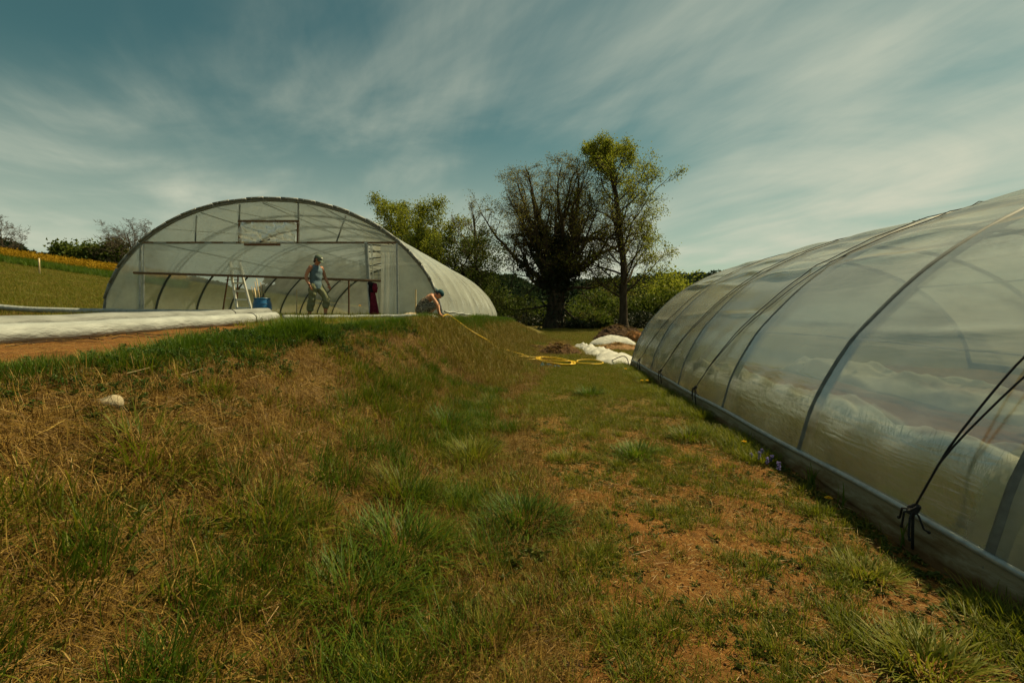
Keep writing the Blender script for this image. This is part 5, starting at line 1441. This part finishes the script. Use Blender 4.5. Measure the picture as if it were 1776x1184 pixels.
for i in range(n_[0]):
    for j in range(n_[1]):
        a_, b_ = i / 15 - 0.5, j / 59
        wd = 0.55 + 0.75 * b_ + 0.10 * math.sin(b_ * 17)
        p = A_ + dirv * (b_ * ln) + sv * (a_ * wd + 0.06 * math.sin(b_ * 23 + a_ * 3))
        e_ = max(0, 1 - abs(a_ * 2) ** 2.5) * min(1, b_ * 12, (1 - b_) * 12)
        V.append((p.x - A_.x, p.y - A_.y, H(p.x, p.y) - A_.z + 0.008 + e_ * (0.16 + 0.05 * math.sin(b_ * 26 + a_ * 5) + 0.035 * math.sin(b_ * 61 - a_ * 11) + 0.02 * r_.normal())))
tag(link_mesh('white_sheet', np_mesh('white_sheet', np.array(V), [grid_faces(*n_)[:, ::-1]], True), M['fleece'], None, tuple(A_)), 'long crumpled white sheet lying in front of the straw mulch', 'sheet')
c0, c1 = gnd(1046, 628), gnd(1091, 636)
o = MB().loft([Vector(p) for p in crom(np.array([tuple(c0), tuple(c0.lerp(c1, 0.35) + Vector((0, 0, 0.10))), tuple(c0.lerp(c1, 0.75) + Vector((0, 0, 0.27))), tuple(c0.lerp(c1, 0.93) + Vector((0, 0, 0.22))), tuple(c1)]), 30)], 0.013, 6).build('bent_rod', M['twig'], None, True, org=tuple(c0))
tag(o, 'bent brown rod arching out of the grass at the tunnel corner', 'rod')
mound('sand_heap', 'small pale sand heap behind the crouching person', 'heap', Vector((atY(714, 548, 12.5).x, 12.5, H(atY(714, 548, 12.5).x, 12.5))), 0.30, 0.22, 0.17, M['sack'], 8, 0, 0.12)
rk_ = gnd(190, 708)
mb = MB(); mb.ball((0, 0, 0), (0.085, 0.055, 0.040), 16, 11)
mb.v = [(x * (1 + 0.18 * math.sin(9 * y / 0.06 * .3 + 3 * x / 0.08)), y * (1 + 0.15 * math.sin(4 * x / 0.08)), z * (1 + 0.2 * math.sin(3 * x / 0.08 + 2 * y / 0.06))) for x, y, z in mb.v]
mb.v = [(rk_.x + x, rk_.y + y, rk_.z + 0.03 + z) for x, y, z in mb.v]
tag(mb.build('stone', M['stone'], None, True, org=tuple(rk_)), 'pale stone lying on the dry bank', 'stone')
cl = gnd(985, 1158)
mound('soil_clod', 'dark clod of soil on the bare path', 'clod', cl, 0.075, 0.06, 0.035, M['heap_dark'], 9, 0, 0.5, 0, None, 0.6, (20, 30))

# ------------------------------------------------------------------ single plants: tussocks, flowers
def tussock(px, py, rad, hgt, n, label, mat='green', seed=0, group='grass tussocks on the path and bank foot', hay=0.25):
    c = gnd(px, py); r_ = np.random.default_rng(1000 + seed)
    t = thing('grass_tussock', label, 'grass', tuple(c), group)
    parts = [blades(int(n * 1.25), rad, hgt * 0.5, hgt * 1.2, 0.0075, 0.28, 0.75, 4, centre=0.75, rs=r_)]
    V, q, tr = parts[0]
    # roots follow the ground
    nv = 9; root = (V[0::nv] + V[1::nv]) / 2
    dz = height(c.x + root[:, 0], c.y + root[:, 1]) - c.z - 0.01
    V[:, 2] += np.repeat(dz, nv)
    link_mesh('blades', np_mesh('blades', V, [q, tr]), G[mat], t)
    if hay:
        V, q, tr = blades(int(n * hay), rad * 1.1, hgt * 0.4, hgt * 0.9, 0.004, 0.7, 0.9, 3, centre=0.5, rs=r_)
        root = (V[0::7] + V[1::7]) / 2; V[:, 2] += np.repeat(height(c.x + root[:, 0], c.y + root[:, 1]) - c.z - 0.01, 7)
        link_mesh('dead_blades', np_mesh('dead_blades', V, [q, tr]), G['hay'], t)
TUS = [(778, 745, .26, .34, 620, 'tall leafy tussock where the bank foot meets the worn path', 'lush'), (822, 800, .21, .32, 520, 'upright tussock just before the tall leafy one', 'green'),
       (905, 905, .27, .21, 760, 'wide low tussock alone on the bare soil', 'lush'), (1105, 790, .20, .19, 420, 'spreading tussock beside the orange bare patch', 'lush'), (1022, 684, .20, .22, 300, 'small dark tussock on the lawn before the hose coil', 'lush'),
       (990, 796, .17, .13, 260, 'thin low tussock beside the orange soil patch', 'green'), (1195, 760, .18, .20, 320, 'tussock near the polytunnel skirt', 'green'), (700, 860, .24, .26, 560, 'pale green tussock on the lower bank', 'green'),
       (690, 960, .25, .27, 700, 'dense dark tussock at the foot of the bank', 'lush'), (610, 1050, .24, .26, 640, 'broad-bladed tussock low on the bank among hay', 'lush'), (255, 790, .20, .24, 420, 'bright tussock below the pale stone', 'green'),
       (1500, 1000, .16, .13, 380, 'low tussock by the black rope knot', 'green'), (920, 1075, .12, .15, 130, 'thin starry tussock on the near soil', 'green'), (1000, 1040, .13, .10, 160, 'flat tussock of short blades on the near soil', 'green'),
       (1270, 705, .20, .30, 360, 'tall tussock against the skirt film below the second knot', 'lush'), (1190, 690, .18, .22, 300, 'bushy tussock at the skirt film near the tunnel corner', 'green'), (600, 745, .18, .20, 320, 'small tussock halfway up the golden bank', 'green'),
       (470, 900, .22, .22, 420, 'tussock in the hay left of the dense dark one', 'green'), (1610, 1160, .17, .17, 380, 'tussock at the very foot of the dark skirt shadow', 'green'), (905, 740, .16, .13, 240, 'short tussock on the worn lawn', 'green'),
       (905, 575, .5, .30, 420, 'dark tuft on the lawn beyond the bank end', 'lush'), (1480, 640, .01, .01, 4, '', '')]
for k, (px, py, rad, hg, n_, lb, mt) in enumerate(TUS[:-1]):
    tussock(px, py, rad, hg, n_, lb, mt, k)
# long leaves growing against the skirt
def long_leaves(px, py, label, n, h, seed):
    c = gnd(px, py); r_ = np.random.default_rng(seed)
    V, q, tr = blades(n, 0.03, h * 0.6, h, 0.012, 0.22, 0.45, 5, rs=r_)
    tag(link_mesh('long_leaf_plant', np_mesh('long_leaf_plant', V, [q, tr]), G['lush'], None, tuple(c)), label, 'plant')
long_leaves(1562, 948, 'plant of long dark leaves beside the black rope knot', 3, 0.26, 31)
long_leaves(1455, 880, 'plant of long yellowing leaves by the dandelion', 7, 0.24, 32)
long_leaves(1410, 845, 'plant of thin upright leaves against the skirt film', 9, 0.24, 33)
def dandelion(c, h, r, label, group='dandelions in flower'):
    t = thing('dandelion', label, 'flower', tuple(c), group)
    tp = Vector(c) + Vector((0.01, -0.01, h))
    MB().loft([Vector(c), Vector(c) + Vector((0.008, 0, h * 0.5)), tp], 0.003, 5).build('stem', G['weed'], t)
    mb = MB()
    for ring, n, el, q in ((0, 16, 0.15, 1.0), (1, 12, 0.6, 0.75), (2, 8, 1.1, 0.5)):
        for k in range(n):
            a = k * 6.283 / n + ring * 0.2; d = Vector((math.cos(a) * math.cos(el), math.sin(a) * math.cos(el), math.sin(el))); sd = Vector((-math.sin(a), math.cos(a), 0)) * r * 0.13
            mb.add([tp - sd * 0.6, tp + sd * 0.6, tp + d * r * q + sd, tp + d * r * q - sd], [(0, 1, 2, 3)])
    mb.build('petals', M['petal'], t)
for (px, py, h, r, lb) in ((1433, 876, .06, .028, 'open dandelion beside the long yellowing leaves'), (1112, 668, .10, .035, 'dandelion in the grass at the tunnel corner'), (1121, 668, .10, .035, 'dandelion in the grass at the tunnel corner'),
                           (1084, 648, .12, .035, 'dandelion at the end of the white sheet'), (1288, 778, .08, .026, 'dandelion by the blue flower spikes')):
    dandelion(gnd(px, py), h, r, lb)
dc = atY(624, 548, 12.3); dandelion(Vector((dc.x, dc.y, H(dc.x, dc.y))), 0.36, 0.05, 'tall yellow flower in front of the greenhouse door')
def spike(px, py, label):
    c = gnd(px, py); t = thing('blue_flower', label, 'flower', tuple(c), 'blue flower spikes by the skirt film')
    h = rng.uniform(0.08, 0.13)
    MB().loft([c, c + Vector((0.004, 0, h))], 0.003, 5).build('stem', G['weed'], t)
    lv = []; P, D = [], []
    for z_ in np.linspace(0.4, 1, 9):
        for k in range(5):
            a = rng.uniform(0, 6.28); P.append((0, 0, h * z_)); D.append((math.cos(a), math.sin(a), 0.4))
    link_mesh('petals', join_parts('petals', [leaves(np.array(P), np.array(D), 0.018, 0.7)]), M['bluepetal'], t)
for (px, py) in ((1302, 800), (1316, 806), (1330, 812), (1338, 808), (1350, 822), (1322, 798)):
    spike(px, py, 'small blue flower spike on the shaded soil by the skirt film')

# ------------------------------------------------------------------ grass, hay, weeds (uncountable)
ns = lambda x, y, s, k: wob(x, y, s, k)
hayset = proto_set('hay', [blade_mesh('hay', 40, 0.17, 0.06, 0.22, 0.0031, 0.5, 0.1, 4, flat=0.7) for _ in range(14)], G['hay'])
haymix = proto_set('haystand', [blade_mesh('haystand', 30, 0.13, 0.05, 0.16, 0.0030, 0.75, 0.6, 3) for _ in range(10)], G['hay'])
greenset = proto_set('tuft', [blade_mesh('tuft', 34, 0.075, 0.05, 0.17, 0.0052, 0.40, 0.7, 4, centre=0.25) for _ in range(12)], G['green'])
lushset = proto_set('lushtuft', [blade_mesh('lushtuft', 36, 0.09, 0.10, 0.30, 0.0062, 0.30, 0.6, 4, centre=0.2) for _ in range(10)], G['lush'])
lawnset = proto_set('lawn', [blade_mesh('lawn', 60, 0.16, 0.02, 0.065, 0.0042, 0.7, 0.5, 2) for _ in range(10)], G['green'])
thatset = proto_set('thatch', [blade_mesh('thatch', 46, 0.17, 0.03, 0.11, 0.0040, 1.0, 0.4, 2) for _ in range(10)], G['thatch'])
weedset = proto_set('rosette', [join_parts('rosette', [rosette(9, 0.030), rosette(9, 0.020)]) for _ in range(8)], G['weed'])
strawset = proto_set('straw', [blade_mesh('straw', 3, 0.12, 0.05, 0.20, 0.0036, 0.5, 0.05, 4, flat=0.95) for _ in range(14)], G['straw'])
litter = proto_set('litter', [blade_mesh('litter', 22, 0.16, 0.015, 0.07, 0.0035, 0.5, 0.1, 2, flat=0.95) for _ in range(10)], G['hay'])
nettleset = proto_set('nettle', [join_parts('nettle', [x for _k in range(9) for x in [(lambda L: (np.concatenate([L[0][0]]) + np.array([*rng.normal(0, 0.07, 2), 0]), L[0][1], L[0][2]))(nettle(rng.uniform(0.12, 0.26), 9, 0.040))]]) for _ in range(8)], G['nettle'])
def bankpts(n, y0, y1, pw=1.4, lo=-0.1, hi=1.1):
    y = y0 + (y1 - y0) * rng.uniform(0, 1, n) ** pw; e, t = bank_edge(y), bank_toe(y)
    return e + (t - e) * rng.uniform(lo, hi, n), y
# hay over the bank
x, y = bankpts(21000, 0.9, 13, 1.5, -0.1, 1.3)
k = ns(x, y, 2.2, 2) * 0.6 + ns(x, y, 5.5, 22) * 0.5 + rng.normal(0, 0.25, len(x)) > -0.30
x, y = x[k], y[k]
place('hay', hayset, x, y, 0.5, 1.0, 'mown dry hay lying over the bank', 'hay', 0.012, 1.0)
x, y = bankpts(9000, 0.9, 26, 1.3, -0.1, 1.35)
place('dry_grass', haymix, x, y, 0.7, 1.3, 'standing dry grass on the bank', 'dry grass', -0.01)
x, y = bankpts(8000, 9, 27, 1.0)
place('dry_turf', thatset, x, y, 1.0, 1.9, 'golden dry turf on the far part of the bank', 'dry grass', -0.01)
# green growth in patches on the bank, thicker toward its foot
x, y = bankpts(19000, 0.9, 24, 1.3, -0.05, 1.35)
e, t = bank_edge(y), bank_toe(y); f = (x - e) / (t - e)
pz_ = ns(x, y, 1.6, 3) * 0.5 + ns(x, y, 3.7, 9) * 0.4 + 0.9 * ns(x, y, 0.9, 30) * 0.5 + 0.45 * (f - 0.65) - 0.10 * (y > 8) - 0.5 * (f > 1.1)
k = pz_ + rng.normal(0, 0.30, len(x)) > 0.38
place('green_grass', greenset, x[k], y[k], 0.7, 1.35, 'green grass growing through the hay on the bank', 'grass', -0.01)
k = pz_ + rng.normal(0, 0.2, len(x)) > 0.75
place('rank_grass', lushset, x[k], y[k], 0.55, 1.0, 'rank green grass along the foot of the bank', 'grass', -0.01)
def clusters(nc, xf, yf, per, spread):
    cx_, cy_ = xf, yf; m_ = rng.integers(per[0], per[1], nc); sp = rng.uniform(spread[0], spread[1], nc)
    i_ = np.repeat(np.arange(nc), m_); q = len(i_)
    return cx_[i_] + rng.normal(0, 1, q) * sp[i_], cy_[i_] + rng.normal(0, 1, q) * sp[i_]
cx_, cy_ = bankpts(170, 0.9, 14, 1.1, 0.05, 1.25)
x, y = clusters(170, cx_, cy_, (4, 15), (0.03, 0.12)); place('bank_tufts', greenset, x, y, 0.6, 1.35, 'bright green tufts dotted over the bank', 'grass', -0.01)
cx_, cy_ = bankpts(60, 0.9, 9, 1.1, 0.5, 1.2)
x, y = clusters(60, cx_, cy_, (5, 18), (0.04, 0.12)); place('bank_rank_tufts', lushset, x, y, 0.45, 0.95, 'dark green tufts toward the foot of the bank', 'grass', -0.01)
cx_, cy_ = bankpts(170, 0.9, 8, 1.2, 0.0, 1.3)
x, y = clusters(170, cx_, cy_, (3, 12), (0.04, 0.12)); place('bank_weeds', weedset, x, y, 0.9, 2.0, 'broad-leaved weeds among the hay', 'weeds', 0.02)
# dark lush strip along the terrace edge
def edge_h(y): return np.interp(y, [1.5, 2.7, 3.6, 5.5, 8, 10, 14], [0.5, 0.55, 0.85, 0.95, 0.75, 0.62, 0.55])
y = 1.6 + 12.5 * rng.uniform(0, 1, 5600) ** 1.15
x = bank_edge(y) + rng.normal(-0.08, 0.14, len(y)) + 0.15 * ns(y * 0, y, 1.9, 4)
place('edge_grass', lushset, x, y, 0.6, 1.2, 'lush dark grass along the terrace edge', 'grass', -0.02, extra=edge_h(y) * (0.85 + 0.45 * ns(x, y, 2.4, 11)))
y = 1.6 + 7.5 * rng.uniform(0, 1, 620) ** 1.2
x = bank_edge(y) + rng.normal(0.04, 0.22, len(y)) + 0.2 * ns(y * 0, y, 2.3, 9)
place('nettles', nettleset, x, y, 0.5, 0.85, 'dark nettles along the terrace edge', 'nettles', -0.01, extra=edge_h(y) * 0.85)
y = rng.uniform(13, 29, 2600); x = np.interp(y, [13, 29], [GX1 + 0.25, GX1 + 0.45]) + np.abs(rng.normal(0, 0.22, len(y)))
place('hem_grass', lushset, x, y, 0.6, 1.2, 'lush grass along the sunny side of the greenhouse', 'grass', -0.02)
# weeds on the terrace
x, y = sample(1500, -13, -3.2, 8.5, 13.2, 0.8)
k = (np.abs(x + 6.1) > 0.3) & (np.abs(x + 6.6) > 0.25) | (y > 11.2)
place('terrace_weeds', greenset, x[k], y[k], 0.7, 1.5, 'weedy grass in front of the greenhouse', 'grass', -0.01)
x, y = sample(900, -16, -7.2, 4, 13, 0.7)
place('terrace_grass', haymix, x, y, 0.8, 1.6, 'dry grass behind the film rolls', 'dry grass', -0.01)
x, y = sample(260, -5.8, -3.3, 3, 10); place('terrace_litter', litter, x, y, 0.8, 1.2, 'bits of straw on the terrace soil', 'straw', 0.004, 0.5)
x, y = sample(2600, GX0 + 0.3, GX1 - 0.2, 13.5, 28, 1.2); place('house_grass', greenset, x, y, 0.8, 1.8, 'grass growing inside the greenhouse', 'grass', -0.02)
# worn path: litter, straw, low weeds, patchy lawn that closes up with distance
def pathpts(n, y0, y1, pw): 
    y = y0 + (y1 - y0) * rng.uniform(0, 1, n) ** pw; t = bank_toe(y)
    return t - 0.1 + (2.22 - t + 0.1) * rng.uniform(0, 1, n), y
x, y = pathpts(2600, 0.9, 9, 1.3); place('litter', litter, x, y, 0.5, 1.1, 'bits of dry grass littering the bare soil', 'litter', 0.003, 0.5)
x, y = pathpts(5200, 0.9, 9, 1.3)
k = ns(x, y, 2.1, 6) * 0.6 + ns(x, y, 5.2, 14) * 0.5 + rng.normal(0, 0.25, len(x)) > -0.05
place('path_weeds', weedset, x[k], y[k], 0.5, 1.15, 'low leafy weeds on the bare soil', 'weeds', 0.0)
x, y = pathpts(24000, 0.9, 16, 1.2)
k = ns(x, y, 1.8, 10) * 0.55 + ns(x, y, 4.6, 18) * 0.45 + rng.normal(0, 0.22, len(x)) + 0.65 * sstep(4.0, 11, y) > 0.44
place('short_grass', lawnset, x[k], y[k], 0.6, 1.2, 'short patchy grass on the worn path', 'grass', -0.006)
x, y = pathpts(5000, 3.5, 18, 0.9)
place('short_thatch', thatset, x, y, 0.6, 1.0, 'short dry turf on the worn path', 'dry grass', -0.012)
cx_, cy_ = pathpts(300, 0.9, 10, 1.15)
x, y = clusters(300, cx_, cy_, (3, 14), (0.03, 0.10)); place('path_tufts', greenset, x, y, 0.35, 0.85, 'small green tufts on the worn path', 'grass', -0.008)
x, y = pathpts(500, 0.9, 9, 1.2); place('path_straw', strawset, x, y, 0.5, 1.0, 'pale straws scattered on the path', 'straw', 0.006, 0.6)
x, y = bankpts(520, 0.9, 9, 1.3); place('bank_straw', strawset, x, y, 0.4, 1.15, 'long pale straws scattered over the bank', 'straw', 0.03, 1.0)
def clod(s):
    mb = MB(); mb.ball((0, 0, 0.2), (1, 0.8, 0.6), 7, 5); q = np.random.default_rng(s)
    V = np.array(mb.v) * (1 + q.normal(0, 0.16, (len(mb.v), 1)))
    me = bpy.data.meshes.new('clod'); me.from_pydata([tuple(v) for v in V], [], mb.f); return me
M['clod'] = solid('soil_clod', (0.16, 0.08, 0.028), 0.95, 0.1, 0, 0.4, 1.2)
clods = proto_set('clod', [clod(i) for i in range(7)], M['clod'])
x, y = pathpts(5200, 0.9, 7, 1.3); s_ = 0.004 + 0.010 * rng.uniform(0, 1, len(x)) ** 3
scatter('soil_crumbs', clods, np.stack([x, y, height(x, y) + 0.006], 1), np.stack([0 * x, 0 * x, rng.uniform(0, 6.28, len(x))], 1), np.stack([s_, s_, s_], 1), 'crumbs of red-brown soil on the bare path', 'soil')
# lawn beyond
x, y = sample(9000, -3.0, 9, 15, 48, 0.95)
k = (x > bank_toe(y) - 0.6) & ~((x > NX0 - 0.1) & (y < 14))
place('lawn', lawnset, x[k], y[k], 1.2, 2.2, 'mown grass beyond the path', 'grass', -0.01)
x, y = sample(7000, -3.0, 9, 15, 48, 0.95); k = (x > bank_toe(y) - 0.6) & ~((x > NX0 - 0.1) & (y < 14))
place('lawn_thatch', thatset, x[k], y[k], 1.0, 2.0, 'dry turf in the grass beyond the path', 'dry grass', -0.01)
# along the skirt of the near tunnel, outside and inside
y = 1.4 + 13 * rng.uniform(0, 1, 2400) ** 1.0; x = NX0 - 0.13 - np.abs(rng.normal(0, 0.13, len(y)))
k = (ns(x, y, 2.5, 7) > 0.15 - 0.5 * sstep(4, 6, y))
place('skirt_grass', greenset, x[k], y[k], 0.55, 1.15, 'grass growing along the polytunnel skirt', 'grass', -0.01)
y = 1.2 + 8 * rng.uniform(0, 1, 520); x = NX0 - 0.12 - np.abs(rng.normal(0, 0.10, len(y)))
place('skirt_weeds', weedset, x, y, 0.7, 1.5, 'leafy weeds along the polytunnel skirt', 'weeds', 0.0)
y = rng.uniform(0, 13.4, 3800); x = NX0 + 0.40 + np.abs(rng.normal(0, 0.18, len(y)))
place('tunnel_grass', lushset, x, y, 0.9, 2.0, 'tall grass growing inside the polytunnel edge', 'grass', -0.01)
# left hillside field
n_ = 16000; y = 12 + 52 * rng.uniform(0, 1, n_) ** 1.0; x = -(8.5 + 0.80 * y * rng.uniform(0.0, 1.0, n_) + 0.35 * y)
k = x < -13.2
place('field_grass', thatset, x[k], y[k], 1.2, 2.2, 'rough grass on the hillside field', 'grass', -0.02)
k2 = k & (rng.uniform(0, 1, n_) < 0.7)
place('field_green', lawnset, x[k2] + 0.3, y[k2] + 0.2, 1.6, 3.0, 'green grass on the hillside field', 'grass', -0.02)
fr = np.random.default_rng(3)
def flowerclump(s):
    P = np.stack([fr.normal(0, 0.5, 60), fr.normal(0, 0.5, 60), fr.uniform(0.35, 0.65, 60)], 1)
    return join_parts('flw', [leaves(P, fr.normal(0, 1, (60, 3)), 0.11, 0.9, 0.1, fr)])
flw = proto_set('flw', [flowerclump(s) for s in range(5)], G['flower'])
n_ = 900; y = rng.uniform(48, 62, n_); x = -rng.uniform(0.80, 1.35, n_) * y
place('flower_strip', flw, x, y, 0.9, 1.5, 'strip of yellow flowers across the hillside', 'flowers', 0.0)
n_ = 4200; y = rng.uniform(41.5, 62, n_); x = -rng.uniform(0.78, 1.35, n_) * y
place('flower_leaves', lushset, x, y, 1.8, 3.0, 'dark green growth under the yellow flowers', 'plants', 0.0)
